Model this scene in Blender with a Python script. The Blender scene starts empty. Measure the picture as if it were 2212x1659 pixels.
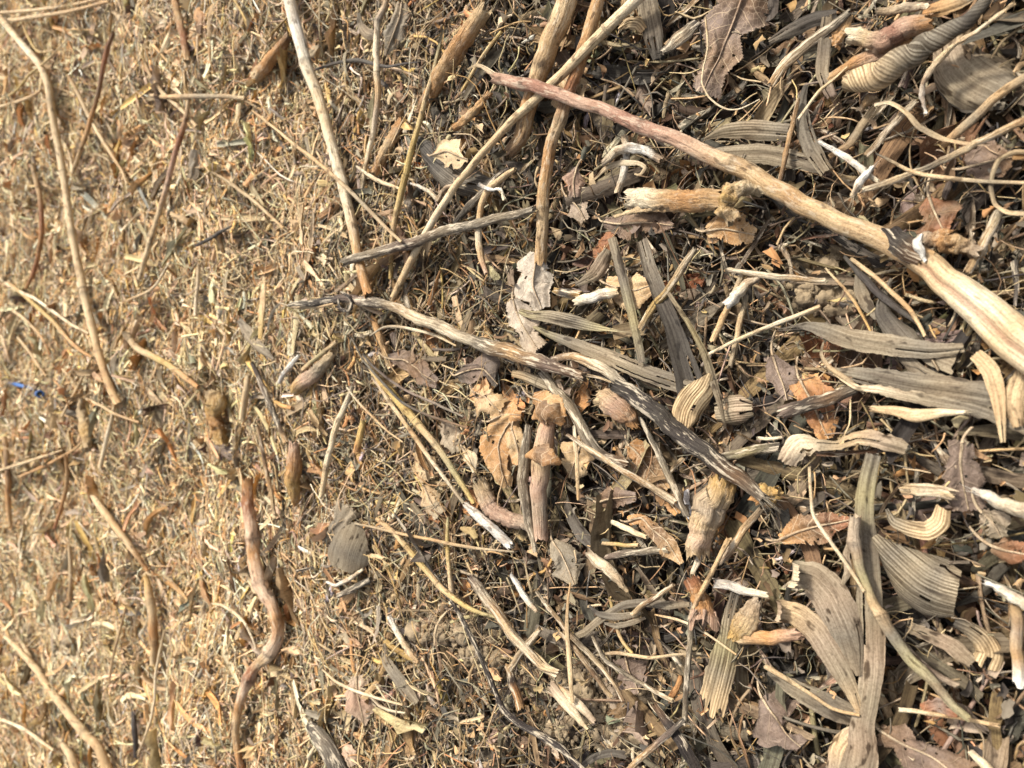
import bpy, math, random
import numpy as np
from mathutils import Vector

EXPOSURE, SUN_E, SUN_A, SKY_S = 1.42, 2.4, 7, .09   # daylight through thin cloud
# ------------------------------------------------------------------ camera, world, sun, exposure
SC = bpy.context.scene
COL = SC.collection
H = 0.65                                   # camera height over the litter
PITCH = math.radians(54)                   # looking down by this much
LENS = 26.0
F = LENS / 36.0 * 2212.0                   # focal length in traced pixels (photo traced at 2212 x 1659)
VD = np.array([0, math.cos(PITCH), -math.sin(PITCH)])
CR = -np.array([0, math.sin(PITCH), math.cos(PITCH)])      # picture right = towards the viewer's feet
CU = np.array([1.0, 0, 0])                                 # picture up
cam_d = bpy.data.cameras.new('camera'); cam = bpy.data.objects.new('camera', cam_d); COL.objects.link(cam)
cam.location = (0, 0, H)
from mathutils import Matrix
cam.rotation_euler = Matrix((CR, CU, -VD)).transposed().to_euler()
cam_d.lens = LENS; cam_d.sensor_width = 36; cam_d.clip_start = 0.01; cam_d.clip_end = 500
cam_d.dof.use_dof = True; cam_d.dof.focus_distance = 0.66; cam_d.dof.aperture_fstop = 6.5
SC.camera = cam
SC.view_settings.view_transform = 'Standard'; SC.view_settings.look = 'None'
SC.view_settings.exposure = EXPOSURE; SC.view_settings.gamma = 1
SUN_EL, SUN_AZ = math.radians(52), math.radians(60)        # azimuth measured from +Y towards +X
w = bpy.data.worlds.new('World'); SC.world = w; w.use_nodes = True
nt = w.node_tree; bg = nt.nodes['Background']
sky = nt.nodes.new('ShaderNodeTexSky'); sky.sky_type = 'NISHITA'; sky.sun_disc = False
sky.sun_elevation = SUN_EL; sky.sun_rotation = SUN_AZ; sky.dust_density = 5; sky.air_density = 1.0
hs = nt.nodes.new('ShaderNodeHueSaturation'); hs.inputs['Saturation'].default_value = 0.5
nt.links.new(sky.outputs[0], hs.inputs['Color']); nt.links.new(hs.outputs[0], bg.inputs[0])
bg.inputs[1].default_value = SKY_S
sd = bpy.data.lights.new('sun', 'SUN'); so = bpy.data.objects.new('sun', sd); COL.objects.link(so)
sd.energy = SUN_E; sd.angle = math.radians(SUN_A); sd.color = (1.0, 0.97, 0.91)
sdir = Vector((math.sin(SUN_AZ) * math.cos(SUN_EL), math.cos(SUN_AZ) * math.cos(SUN_EL), math.sin(SUN_EL)))
so.rotation_euler = sdir.to_track_quat('Z', 'Y').to_euler(); so.location = (2, 2, 3)

# ------------------------------------------------------------------ numbers
RNG = np.random.default_rng(11)
def snoise(p, scale, seed, octs=3):
    """smooth pseudo noise in about -1..1; p (...,3) or (...,2)"""
    r = np.random.default_rng(seed); out = np.zeros(p.shape[:-1]); a = 1.0; tot = 0
    for o in range(octs):
        for k in range(4):
            d = r.normal(size=p.shape[-1]); d /= np.linalg.norm(d)
            out += a * np.sin((p @ d) * scale * (1 + .4 * r.random()) + r.random() * 6.28)
        tot += a * 2; a *= .55; scale *= 2.1
    return out / tot
def T_(y):                                   # thickness of the loose litter over the soil
    return np.interp(y, [0, .50, .85, 2.5], [.060, .046, .016, .008])
def soft(x, y, cx, cy, r):
    return np.exp(-(((x - cx) ** 2 + (y - cy) ** 2) / r ** 2))
def flat_at(px, py):
    d = VD + CR * ((px - 1106) / F) + CU * ((829.5 - py) / F); return (-H / d[2] * d)[:2]
DIPS = [(flat_at(1230, 560), .10, .026), (flat_at(1690, 190), .10, .030), (flat_at(1960, 600), .08, .026), (flat_at(1010, 640), .07, .018), (flat_at(2120, 330), .07, .022), (flat_at(1560, 980), .06, .012),
        (flat_at(760, 560), .09, -.016), (flat_at(1380, 1000), .06, -.010), (flat_at(1750, 1480), .08, -.012), (flat_at(2080, 900), .06, -.012)]
def ground(x, y):
    p = np.stack([np.asarray(x, float), np.asarray(y, float)], -1)
    far = np.interp(p[..., 1], [.4, 1.0], [.35, 1.0])
    hol = sum(-dp * soft(p[..., 0], p[..., 1], c[0], c[1], r) for c, r, dp in DIPS)
    return hol + far * (.020 * snoise(p, 9, 5, 2) + .009 * snoise(p, 34, 6, 2)) + .004 * snoise(p, 40, 7, 2)
def unproj_z(px, py, z):
    d = VD + CR * ((px - 1106) / F) + CU * ((829.5 - py) / F)
    t = (z - H) / d[2]; return d * t + np.array([0, 0, H])
def unproj(px, py, lift):
    """point of the photo at this height over the ground"""
    a = (px - 1106) / F; b = (829.5 - py) / F
    d = VD + CR * a + CU * b
    z = lift
    for _ in range(12):
        t = (z - H) / d[2]; q = d * t
        z = float(ground(q[0], q[1])) + lift
    q = d * t
    return np.array([q[0], q[1], z])
def proj(P):
    P = np.asarray(P, float); q = P - np.array([0, 0, H]); dep = q @ VD
    return 1106 + (q @ CR) / dep * F, 829.5 - (q @ CU) / dep * F, dep
def catmull(P, n):
    P = np.asarray(P, float)
    if len(P) == 2:
        t = np.linspace(0, 1, n)[:, None]; return P[0] * (1 - t) + P[1] * t
    L = np.r_[0, np.cumsum(np.linalg.norm(np.diff(P, axis=0), axis=1))]
    E = np.vstack([2 * P[0] - P[1], P, 2 * P[-1] - P[-2]])
    out = []
    for s in np.linspace(0, L[-1] * .99999, n):
        i = int(np.searchsorted(L, s, side='right') - 1); i = min(i, len(P) - 2)
        t = (s - L[i]) / (L[i + 1] - L[i]); lin = E[i + 1] * (1 - t) + E[i + 2] * t; p0, p1, p2, p3 = E[i:i + 4]
        out.append(.62 * .5 * ((2 * p1) + (-p0 + p2) * t + (2 * p0 - 5 * p1 + 4 * p2 - p3) * t * t + (-p0 + 3 * p1 - 3 * p2 + p3) * t ** 3) + .38 * lin)
    return np.array(out)
def unit(v): return v / np.maximum(np.linalg.norm(v, axis=-1, keepdims=True), 1e-9)
PAL = {'pale': (.62, .47, .27), 'cream': (.70, .59, .40), 'white': (.72, .675, .575), 'ash': (.50, .43, .33), 'tan': (.50, .325, .155), 'orange': (.47, .25, .095),
       'rust': (.30, .125, .055), 'pink': (.51, .335, .225), 'peach': (.68, .48, .32), 'red': (.36, .19, .125), 'brown': (.19, .115, .06), 'dark': (.060, .048, .040),
       'grey': (.215, .183, .132), 'dgrey': (.085, .073, .056), 'olive': (.34, .29, .15), 'yellow': (.48, .34, .12),
       'mauve': (.205, .148, .11), 'gtan': (.315, .255, .165), 'gold': (.55, .35, .12), 'beige': (.42, .325, .22), 'ltan': (.55, .40, .22)}  # grey, gtan and beige kept darker, with near-side shade put into them
WORD = {'pale': 'pale straw-coloured', 'cream': 'cream', 'white': 'white', 'tan': 'tan', 'orange': 'orange-brown', 'rust': 'rusty brown',
        'pink': 'pinkish', 'brown': 'brown', 'dark': 'blackish', 'grey': 'grey', 'dgrey': 'dark grey', 'olive': 'olive', 'yellow': 'yellowish',
        'mauve': 'mauve-brown', 'gtan': 'greyish tan', 'gold': 'golden', 'beige': 'beige', 'ltan': 'light tan', 'red': 'reddish', 'peach': 'peach', 'ash': 'ash-coloured'}

# ------------------------------------------------------------------ materials (all plants share two attributes: col, and rest = unbent coordinates in metres)
def mat(name, long_s, cross_s, streak=.35, dark_spots=0., spot_scale=60, stripes=0., stripe_f=450, veins=0., bump=.3, bump_d=.0006,
        rough=.75, trans=0., pale_patch=0., patch_scale=30, grain=.5, stain=(.45, .75, .45)):
    m = bpy.data.materials.new(name); m.use_nodes = True; n = m.node_tree.nodes; l = m.node_tree.links
    b = n['Principled BSDF']; b.inputs['Roughness'].default_value = rough; b.inputs['Specular IOR Level'].default_value = .25
    def N(t, **k):
        x = n.new(t)
        for a, v in k.items(): setattr(x, a, v)
        return x
    def M(op, a, c=None, d=None):
        x = N('ShaderNodeMath', operation=op)
        for i, v in enumerate((a, c, d)):
            if v is None: continue
            if isinstance(v, (int, float)): x.inputs[i].default_value = v
            else: l.new(v, x.inputs[i])
        return x.outputs[0]
    def ramp(v, a, c, lo=0., hi=1.):
        x = N('ShaderNodeMapRange'); x.inputs[1].default_value = a; x.inputs[2].default_value = c
        x.inputs[3].default_value = lo; x.inputs[4].default_value = hi; l.new(v, x.inputs[0]); return x.outputs[0]
    def mul(colr, fac, tint):                # mix colour towards colour*tint by fac
        x = N('ShaderNodeMix', data_type='RGBA', blend_type='MULTIPLY'); l.new(fac, x.inputs[0]); l.new(colr, x.inputs[6]); x.inputs[7].default_value = (*tint, 1)
        return x.outputs[2]
    def mix(colr, fac, tint):
        x = N('ShaderNodeMix', data_type='RGBA'); l.new(fac, x.inputs[0]); l.new(colr, x.inputs[6]); x.inputs[7].default_value = (*tint, 1)
        return x.outputs[2]
    rest = N('ShaderNodeAttribute', attribute_name='rest').outputs['Vector']
    colr = N('ShaderNodeAttribute', attribute_name='col').outputs['Color']
    mp = N('ShaderNodeMapping'); mp.inputs['Scale'].default_value = (long_s, cross_s, cross_s); l.new(rest, mp.inputs[0])
    ns = N('ShaderNodeTexNoise'); ns.inputs['Scale'].default_value = 1; ns.inputs['Detail'].default_value = 5; ns.inputs['Roughness'].default_value = .65; l.new(mp.outputs[0], ns.inputs[0])
    st = ramp(ns.outputs['Fac'], .38, .66)
    hgt = st
    colr = mul(colr, M('MULTIPLY', M('SUBTRACT', 1, st), streak), (.30, .25, .22))
    n2 = N('ShaderNodeTexNoise'); n2.inputs['Scale'].default_value = patch_scale; n2.inputs['Detail'].default_value = 4; l.new(rest, n2.inputs[0])
    colr = mul(colr, ramp(n2.outputs['Fac'], stain[0], stain[1], 0, stain[2]), (.60, .44, .32))      # weather stains
    n7 = N('ShaderNodeTexNoise'); n7.inputs['Scale'].default_value = 620; n7.inputs['Detail'].default_value = 4; n7.inputs['Roughness'].default_value = .65; l.new(rest, n7.inputs[0])
    colr = mul(colr, ramp(n7.outputs['Fac'], .46, .66, 0, grain), (.34, .28, .22)); hgt = M('SUBTRACT', hgt, n7.outputs['Fac'])
    if pale_patch:
        mp3 = N('ShaderNodeMapping'); mp3.inputs['Scale'].default_value = (long_s * 2.2, cross_s * .55, cross_s * .55); l.new(rest, mp3.inputs[0])
        n3 = N('ShaderNodeTexNoise'); n3.inputs['Scale'].default_value = 1; n3.inputs['Detail'].default_value = 6; n3.inputs['Roughness'].default_value = .7; l.new(mp3.outputs[0], n3.inputs[0])
        colr = mix(colr, ramp(n3.outputs['Fac'], .52, .60, 0, pale_patch), (.58, .48, .34))
    if stripes:
        sp = N('ShaderNodeSeparateXYZ'); l.new(rest, sp.inputs[0])
        nw = N('ShaderNodeTexNoise'); nw.inputs['Scale'].default_value = 25; l.new(rest, nw.inputs[0])
        ph = M('ADD', M('MULTIPLY', sp.outputs[1], stripe_f * 6.283), M('MULTIPLY', nw.outputs['Fac'], 3.5))
        sn = M('SINE', ph)
        ns2 = ramp(ns.outputs['Fac'], .35, .6, .6, 1.)
        nb = N('ShaderNodeTexNoise'); nb.inputs['Scale'].default_value = 40; nb.inputs['Detail'].default_value = 4; l.new(rest, nb.inputs[0])
        mpz = N('ShaderNodeMapping'); mpz.inputs['Scale'].default_value = (14, stripe_f * 1.5, stripe_f * 1.5); l.new(rest, mpz.inputs[0])
        nz = N('ShaderNodeTexNoise'); nz.inputs['Scale'].default_value = 1; nz.inputs['Detail'].default_value = 3; l.new(mpz.outputs[0], nz.inputs[0])
        sn = M('ADD', M('MULTIPLY', sn, .5), M('MULTIPLY', M('SUBTRACT', nz.outputs['Fac'], .5), 5.))
        s_ = M('MULTIPLY', M('MULTIPLY', ramp(sn, -.5, .35), ns2), ramp(nb.outputs['Fac'], .35, .6, .6, 1.))
        colr = mul(colr, M('MULTIPLY', s_, stripes), (.19, .15, .10))
        hgt = M('SUBTRACT', M('MULTIPLY', hgt, .3), M('MULTIPLY', sn, .4))
    if veins:
        sp2 = N('ShaderNodeSeparateXYZ'); l.new(rest, sp2.inputs[0])
        nd = N('ShaderNodeTexNoise'); nd.inputs['Scale'].default_value = 45; l.new(rest, nd.inputs[0])
        ay = M('ABSOLUTE', sp2.outputs[1])
        q = M('ADD', M('SUBTRACT', M('MULTIPLY', sp2.outputs[0], 75), M('MULTIPLY', ay, 60)), M('MULTIPLY', nd.outputs['Fac'], 1.2))
        fr = M('ABSOLUTE', M('SUBTRACT', M('FRACT', q), .5))
        lat = ramp(fr, 0., .05, 1., 0.)
        vo = N('ShaderNodeTexVoronoi', feature='DISTANCE_TO_EDGE'); vo.inputs['Scale'].default_value = 210; vo.inputs['Randomness'].default_value = .85; l.new(rest, vo.inputs[0])
        net = ramp(vo.outputs['Distance'], 0., .055, .5, 0.)
        vv = M('MAXIMUM', lat, net)
        colr = mix(colr, M('MULTIPLY', vv, veins), (.56, .42, .27))
        hgt = M('ADD', M('MULTIPLY', hgt, .4), vv)
    if dark_spots:
        n4 = N('ShaderNodeTexNoise'); n4.inputs['Scale'].default_value = 1; n4.inputs['Detail'].default_value = 2
        mp4 = N('ShaderNodeMapping'); mp4.inputs['Scale'].default_value = (spot_scale, spot_scale * 2.2, spot_scale * 2.2); l.new(rest, mp4.inputs[0]); l.new(mp4.outputs[0], n4.inputs[0])
        colr = mul(colr, ramp(n4.outputs['Fac'], .60, .68, 0, dark_spots), (.17, .13, .09))
    l.new(colr, b.inputs['Base Color'])
    bp = N('ShaderNodeBump'); bp.inputs['Strength'].default_value = bump; bp.inputs['Distance'].default_value = bump_d; l.new(hgt, bp.inputs['Height'])
    l.new(bp.outputs[0], b.inputs['Normal'])
    if trans:
        tr = N('ShaderNodeBsdfTranslucent'); l.new(colr, tr.inputs[0]); mx = N('ShaderNodeMixShader'); mx.inputs[0].default_value = trans
        l.new(b.outputs[0], mx.inputs[1]); l.new(tr.outputs[0], mx.inputs[2]); l.new(mx.outputs[0], n['Material Output'].inputs[0])
    return m
MT = {
    'stem': mat('dry_stem', 35, 520, .32, .7, 75, bump=.8, bump_d=.0009, rough=.6, patch_scale=60, stain=(.5, .6, .36)),
    'bark': mat('patchy_bark', 35, 420, .45, .7, 75, bump=.9, bump_d=.0010, rough=.65, pale_patch=.42, patch_scale=70, stain=(.48, .58, .32)),
    'weath': mat('weathered_stem', 22, 520, .95, .5, 40, bump=.9, bump_d=.001, pale_patch=.8),
    'blade': mat('dry_blade', 22, 560, .75, .75, 65, stripes=.2, stripe_f=620, bump=.22, trans=.12),
    'stripe': mat('striped_husk', 45, 260, .25, .5, 60, stripes=1.0, stripe_f=440, bump=.22, bump_d=.0005, trans=.05),
    'husk': mat('pale_husk', 20, 560, .65, .9, 75, stripes=.14, stripe_f=620, bump=.2, trans=.12),
    'leaf': mat('dead_leaf', 120, 120, .30, .35, 90, veins=.75, bump=.6, rough=.6, trans=.12),
    'leafd': mat('dark_dead_leaf', 120, 120, .45, .5, 70, veins=.20, bump=.7, rough=.6, trans=.08),
    'wood': mat('fibrous_wood', 55, 420, .5, .3, 90, bump=1., bump_d=.0014, pale_patch=.25),
    'pith': mat('white_pith', 30, 420, .5, .6, 90, bump=1., bump_d=.0010, rough=.85, patch_scale=80, stain=(.5, .6, .5)),
    'knob': mat('spongy_root', 260, 260, .5, .0, 90, bump=1., bump_d=.002, pale_patch=.3, patch_scale=120),
    'straw': mat('straw', 30, 650, .65, .35, 80, bump=.4, rough=.6),
    'litter': mat('chopped_litter', 60, 500, .25, .15, 100, bump=.4, grain=.2),
}

# ------------------------------------------------------------------ mesh plumbing
def build_mesh(name, V, loops, totals, col, rest, m, smooth=True):
    me = bpy.data.meshes.new(name); V = np.ascontiguousarray(V, dtype=np.float32)
    me.vertices.add(len(V)); me.vertices.foreach_set('co', V.ravel())
    me.loops.add(len(loops)); me.loops.foreach_set('vertex_index', np.asarray(loops, dtype=np.int32))
    totals = np.asarray(totals, dtype=np.int32); me.polygons.add(len(totals))
    me.polygons.foreach_set('loop_start', (np.cumsum(totals) - totals).astype(np.int32))
    me.polygons.foreach_set('use_smooth', np.full(len(totals), smooth))
    me.update(calc_edges=True)
    a = me.attributes.new('col', 'FLOAT_COLOR', 'POINT'); c4 = np.ones((len(V), 4), np.float32); c4[:, :3] = col; a.data.foreach_set('color', c4.ravel())
    a = me.attributes.new('rest', 'FLOAT_VECTOR', 'POINT'); a.data.foreach_set('vector', np.ascontiguousarray(rest, dtype=np.float32).ravel())
    me.materials.append(m)
    return me
def grid_faces(nu, nv, wrap=False):
    f = []
    for i in range(nu - 1):
        for j in range(nv if wrap else nv - 1):
            j2 = (j + 1) % nv
            f.append((i * nv + j, i * nv + j2, (i + 1) * nv + j2, (i + 1) * nv + j))
    return f
def flat(faces): return [v for f in faces for v in f], [len(f) for f in faces]

class Part: pass
def tube(P, R, C, ns=14, flatn=1., jag=.6, rough=.038, nodes=(), groove=None, hollow=.5, helix=None, seed=0, cap=True, lump=None):
    """P (n,3) path, R (n,) radii, C (n,3) colours -> Part with verts, faces, col, rest"""
    rg = np.random.default_rng(seed); n = len(P)
    Tn = unit(np.gradient(P, axis=0)); tocam = unit(np.array([0, 0, H]) - P); up = unit(tocam * .5 + np.array([0, 0, 1.]) * .5)
    side = unit(np.cross(Tn, up)); up = unit(np.cross(side, Tn))
    s = np.r_[0, np.cumsum(np.linalg.norm(np.diff(P, axis=0), axis=1))]; tt = s / s[-1]
    R = R.copy()
    for (t0, sw) in nodes: R *= 1 + sw * np.exp(-((tt - t0) * s[-1] / (.9 * R.mean())) ** 2)
    th = np.linspace(0, 2 * math.pi, ns, endpoint=False)
    base = np.stack([np.repeat(s[:, None], ns, 1) * 1.0 / max(R.mean(), 1e-5) * .5, np.cos(th)[None].repeat(n, 0), np.sin(th)[None].repeat(n, 0)], -1)
    rr = R[:, None] * (1 + rough * 1.6 * snoise(base * np.array([.6, 1, 1]), 2.2, seed + 1, 3))
    if groove:
        t0, t1, dep, ang = groove
        g = np.interp(tt, [t0 - .03, t0, t1, t1 + .03], [0, 1, 1, 0])[:, None] * np.exp(-((((th - math.radians(ang) + math.pi) % (2 * math.pi)) - math.pi) / .22) ** 2)[None]
        rr = rr * (1 - dep * g)
    V = P[:, None] + side[:, None] * (rr * np.cos(th))[..., None] + up[:, None] * (rr * np.sin(th) * flatn)[..., None]
    if lump:
        V = V + (side[:, None] * np.cos(th)[None, :, None] + up[:, None] * np.sin(th)[None, :, None]) * (snoise(V, lump[1], seed + 5, 3) * lump[0] / 1000)[..., None]
    j0 = rg.random(ns) * jag * R[0] * 1.8; j1 = rg.random(ns) * jag * R[-1] * 1.8
    V[0] -= Tn[0] * j0[:, None]; V[-1] += Tn[-1] * j1[:, None]
    col = C[:, None].repeat(ns, 1).copy()
    for (t0, sw) in nodes:
        k = np.exp(-((tt - t0) * s[-1] / (.45 * R.mean())) ** 2)[:, None, None]; col = col * (1 - .5 * k)
    if groove: col = col * (1 - .55 * g[..., None] * np.array([.8, 1, 1]))
    off = rg.random() * 5
    rest = np.stack([s[:, None].repeat(ns, 1), rr * np.cos(th), rr * np.sin(th) + off], -1)
    if helix is not None:
        a = math.radians(helix); circ = th[None] * R.mean()
        rest = np.stack([s[:, None] * math.cos(a) - circ * math.sin(a), s[:, None] * math.sin(a) + circ * math.cos(a), np.full((n, ns), off)], -1)
    V = V.reshape(-1, 3); col = col.reshape(-1, 3); rest = rest.reshape(-1, 3); F_ = grid_faces(n, ns, True)
    if cap:
        for e, (i, sg) in enumerate(((0, -1), (n - 1, 1))):
            o = len(V)
            ring = P[i] + side[i] * (rr[i] * hollow * np.cos(th))[:, None] + up[i] * (rr[i] * hollow * np.sin(th) * flatn)[:, None] + Tn[i] * sg * (R[i] * .1)
            dep = P[i] - Tn[i] * sg * R[i] * .6
            V = np.vstack([V, ring, dep[None]])
            cc = C[i] * .5 + np.array([.55, .42, .25]) * .5
            col = np.vstack([col, np.tile(cc, (ns, 1)), (cc * .55)[None]])
            rest = np.vstack([rest, np.tile([s[i], 0, off], (ns, 1)) + np.stack([0 * th, np.cos(th) * R[i], np.sin(th) * R[i]], 1), [[s[i], 0, off]]])
            b0 = i * ns
            for j in range(ns):
                k = (j + 1) % ns
                F_.append((b0 + j, o + j, o + k, b0 + k) if sg > 0 else (b0 + k, o + k, o + j, b0 + j))
                F_.append((o + j, o + ns, o + k) if sg > 0 else (o + k, o + ns, o + j))
    p = Part(); p.V, p.F, p.col, p.rest, p.ends = V, F_, col, rest, ((P[0], -Tn[0], R[0], C[0]), (P[-1], Tn[-1], R[-1], C[-1])); p.P = P; p.up = up
    return p
def sheet(P, W, C, nv=13, cup=40., twist=None, jag=.1, crumple=.0, cr_scale=120, seed=0, ragged_ends=.5, tilt=0., notch=0., lobes=0, fold=0.):
    rg = np.random.default_rng(seed); n = len(P)
    Tn = unit(np.gradient(P, axis=0)); tocam = unit(np.array([0, 0, H]) - P); up = unit(tocam * .6 + np.array([0, 0, 1.]) * .4)
    side = unit(np.cross(Tn, up)); up = unit(np.cross(side, Tn))
    if twist is not None:
        tw = np.radians(np.interp(np.linspace(0, 1, n), np.linspace(0, 1, len(twist)), twist))[:, None]
        side, up = side * np.cos(tw) + up * np.sin(tw), up * np.cos(tw) - side * np.sin(tw)
    s = np.r_[0, np.cumsum(np.linalg.norm(np.diff(P, axis=0), axis=1))]
    v = np.linspace(-.5, .5, nv); c = math.radians(cup) if abs(cup) > 1 else math.radians(1)
    R = W / (2 * math.sin(abs(c) / 2)); Wa = R * abs(c)
    we = 1 + jag * rg.normal(size=(n, 2)) * .6
    if lobes:
        kk = np.linspace(0, 1, lobes); tn = np.linspace(0, 1, n); we = np.stack([1 + jag * 1.6 * np.interp(tn, kk, rg.normal(0, 1, lobes)) + .035 * np.where(np.arange(n) % 2, 1, -1) + .03 * rg.normal(0, 1, n) for _ in (0, 1)], 1)
    if n > 6 and not lobes: we = we * .5 + .5 * np.stack([np.convolve(we[:, k], [.25, .5, .25], 'same') / np.convolve(np.ones(n), [.25, .5, .25], 'same') for k in (0, 1)], 1)
    if notch:
        for k in range(5):
            i0 = rg.integers(1, n - 1); e = rg.integers(0, 2); we[max(i0 - 1, 0):i0 + 1, e] *= 1 - notch * rg.random()
    vs = np.where(v[None] < 0, v[None] * we[:, :1], v[None] * we[:, 1:])
    ang = vs * c
    lat = R[:, None] * np.sin(np.abs(ang)) * np.sign(vs) if c > 0 else R[:, None] * np.sin(np.abs(ang)) * np.sign(vs)
    hgt = R[:, None] * (np.cos(ang) - 1) * np.sign(c)
    V = P[:, None] + side[:, None] * lat[..., None] + up[:, None] * hgt[..., None]
    V[0] -= Tn[0] * (rg.random(nv) * ragged_ends * W[0] * .5)[:, None]; V[-1] += Tn[-1] * (rg.random(nv) * ragged_ends * W[-1] * .5)[:, None]
    off = rg.random() * 5
    rest = np.stack([s[:, None].repeat(nv, 1), vs * Wa[:, None], np.full((n, nv), off)], -1)
    if fold:
        ph = rg.random(3) * 6.28; vn = np.linspace(-1, 1, nv)[None]; tl = np.linspace(0, 1, n)[:, None]
        V = V + up[:, None] * (W[:, None] * fold * (np.sin(vn * 4.5 + ph[0] + tl * 1.5) * .6 + np.sin(vn * 9 + ph[1] - tl * 3) * .4 + .5 * np.sin(tl * 7 + ph[2])))[..., None]
    if crumple:
        d = snoise(rest, cr_scale, seed + 3, 3); d2 = snoise(rest + 9, cr_scale * .8, seed + 4, 2)
        V = V + up[:, None] * (d * crumple)[..., None] + side[:, None] * (d2 * crumple * .5)[..., None]
    if tilt: V = V + np.array([0, 0, 1.]) * (lat * math.tan(math.radians(tilt)))[..., None]
    cj = 1 + .10 * snoise(rest, 90, seed + 8, 2)
    col = C[:, None].repeat(nv, 1) * cj[..., None]
    p = Part(); p.grid = V; p.V = V.reshape(-1, 3); p.F = grid_faces(n, nv); p.col = col.reshape(-1, 3); p.rest = rest.reshape(-1, 3); p.up = up; p.P = P
    return p
def fibres(end, n, length, seed=0, spread=.5, wid=.12, curl=.3):
    """torn fibres sticking out of a broken end"""
    P0, T0, R0, C0 = end; rg = np.random.default_rng(seed); V = []; Fc = []; col = []; rest = []
    a = unit(np.cross(T0, [0, 0, 1.]) + 1e-6); b = unit(np.cross(a, T0))
    for k in range(n):
        th = rg.random() * 6.283; r = R0 * (.35 + .6 * rg.random()); q = P0 + a * r * math.cos(th) + b * r * math.sin(th) - T0 * R0 * .5
        d = unit(T0 + (a * math.cos(th) + b * math.sin(th)) * spread * rg.random() + rg.normal(size=3) * .15)
        L = length * (.35 + .65 * rg.random()) + R0 * .5; w_ = R0 * wid * (.6 + rg.random()); cc = C0 * (.7 + .6 * rg.random())
        sd_ = unit(np.cross(d, rg.normal(size=3))); s2 = np.cross(d, sd_); bend = rg.normal(size=3) * curl * L * .4
        o = len(V)
        for i, t in enumerate((0, .5, 1.)):
            c_ = q + d * L * t + bend * t * t; ww = w_ * (1 - .85 * t)
            for j in range(3):
                an = j * 2.094; V.append(c_ + sd_ * ww * math.cos(an) + s2 * ww * math.sin(an)); col.append(cc); rest.append((L * t, ww * math.cos(an), ww * math.sin(an) + k * .1))
        for i in range(2):
            for j in range(3):
                j2 = (j + 1) % 3; Fc.append((o + i * 3 + j, o + i * 3 + j2, o + i * 3 + 3 + j2, o + i * 3 + 3 + j))
        Fc.append((o + 6, o + 7, o + 8))
    p = Part(); p.V, p.F, p.col, p.rest = np.array(V), Fc, np.array(col), np.array(rest)
    return p
def link(name, p, m, parent=None, origin=None):
    o_ = p.V.mean(0) if origin is None else origin
    lp, tot = flat(p.F)
    me = build_mesh(name, p.V - o_, lp, tot, p.col, p.rest, m)
    o = bpy.data.objects.new(name, me); COL.objects.link(o)
    if parent is not None: o.parent = parent; o.location = o_ - np.array(parent.location)
    else: o.location = o_
    return o
def tag(o, label=None, cat=None, group=None, kind=None):
    for k, v in (('label', label), ('category', cat), ('group', group), ('kind', kind)):
        if v: o[k] = v
HEROES = []                                 # (ref phrase, pixel points)
# ------------------------------------------------------------------ the pieces one can tell apart, traced one by one
def pts_of(s): return [tuple(float(a) for a in q.split(',')) for q in s.split()]
def cols_of(s, n):
    c = [PAL[k] for k in s.split(',')]
    return np.stack([np.interp(np.linspace(0, 1, n), np.linspace(0, 1, len(c)), [x[i] for x in c]) for i in range(3)], 1)
_sid = [100]
def path3(pts, off, widths, dip, n, extra_r=True, follow=2):
    """lay a traced line over the litter: its height is a smooth curve over the bumps, like a stiff stem's"""
    k = len(pts); tk = np.r_[0, np.cumsum([math.dist(a, b) for a, b in zip(pts, pts[1:])])]; tk = tk / tk[-1]; Z = []; G = []
    for i, (x, y) in enumerate(pts):
        t = i / (k - 1); q = unproj(x, y, 0.02); wd = np.interp(t, np.linspace(0, 1, len(widths)), widths)
        r = wd * ((q - np.array([0, 0, H])) @ VD) / F / 2
        d = (dip[0] * max(0, 1 - t * 3) + dip[1] * max(0, t * 3 - 2)) / 1000
        q = unproj(x, y, float(T_(q[1])) + off / 1000 + (r * .8 if extra_r else 0) - d); Z.append(q[2])
    Z = np.array(Z); c = np.polyfit(tk, Z, min(follow, k - 1)); Zs = np.polyval(c, tk); Zs += max(0, (Z - Zs).max()) * .5
    P = catmull([unproj_z(x, y, z) for (x, y), z in zip(pts, Zs)], n); t = np.linspace(0, 1, n)
    W = np.interp(t, np.linspace(0, 1, len(widths)), widths); dep = (P - np.array([0, 0, H])) @ VD; W = W * dep / F
    if extra_r:
        m = max(4, k * 2); kn = np.linspace(0, 1, m); rg = np.random.default_rng(int(pts[0][0] * 7 + pts[0][1]) % 99991); P = P + np.stack([np.interp(t, kn, rg.normal(0, 1, m)), np.interp(t, kn, rg.normal(0, 1, m)), t * 0], 1) * (W * .05).clip(0, .0008)[:, None]
    return P, W
LUMP = {'wood': (1.2, 900), 'knob': (2.8, 520), 'weath': (.45, 900), 'pith': (.7, 900), 'bark': (.30, 700)}
def empty(name, loc):
    o = bpy.data.objects.new(name, None); COL.objects.link(o); o.location = loc; o.empty_display_size = .01; return o
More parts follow.
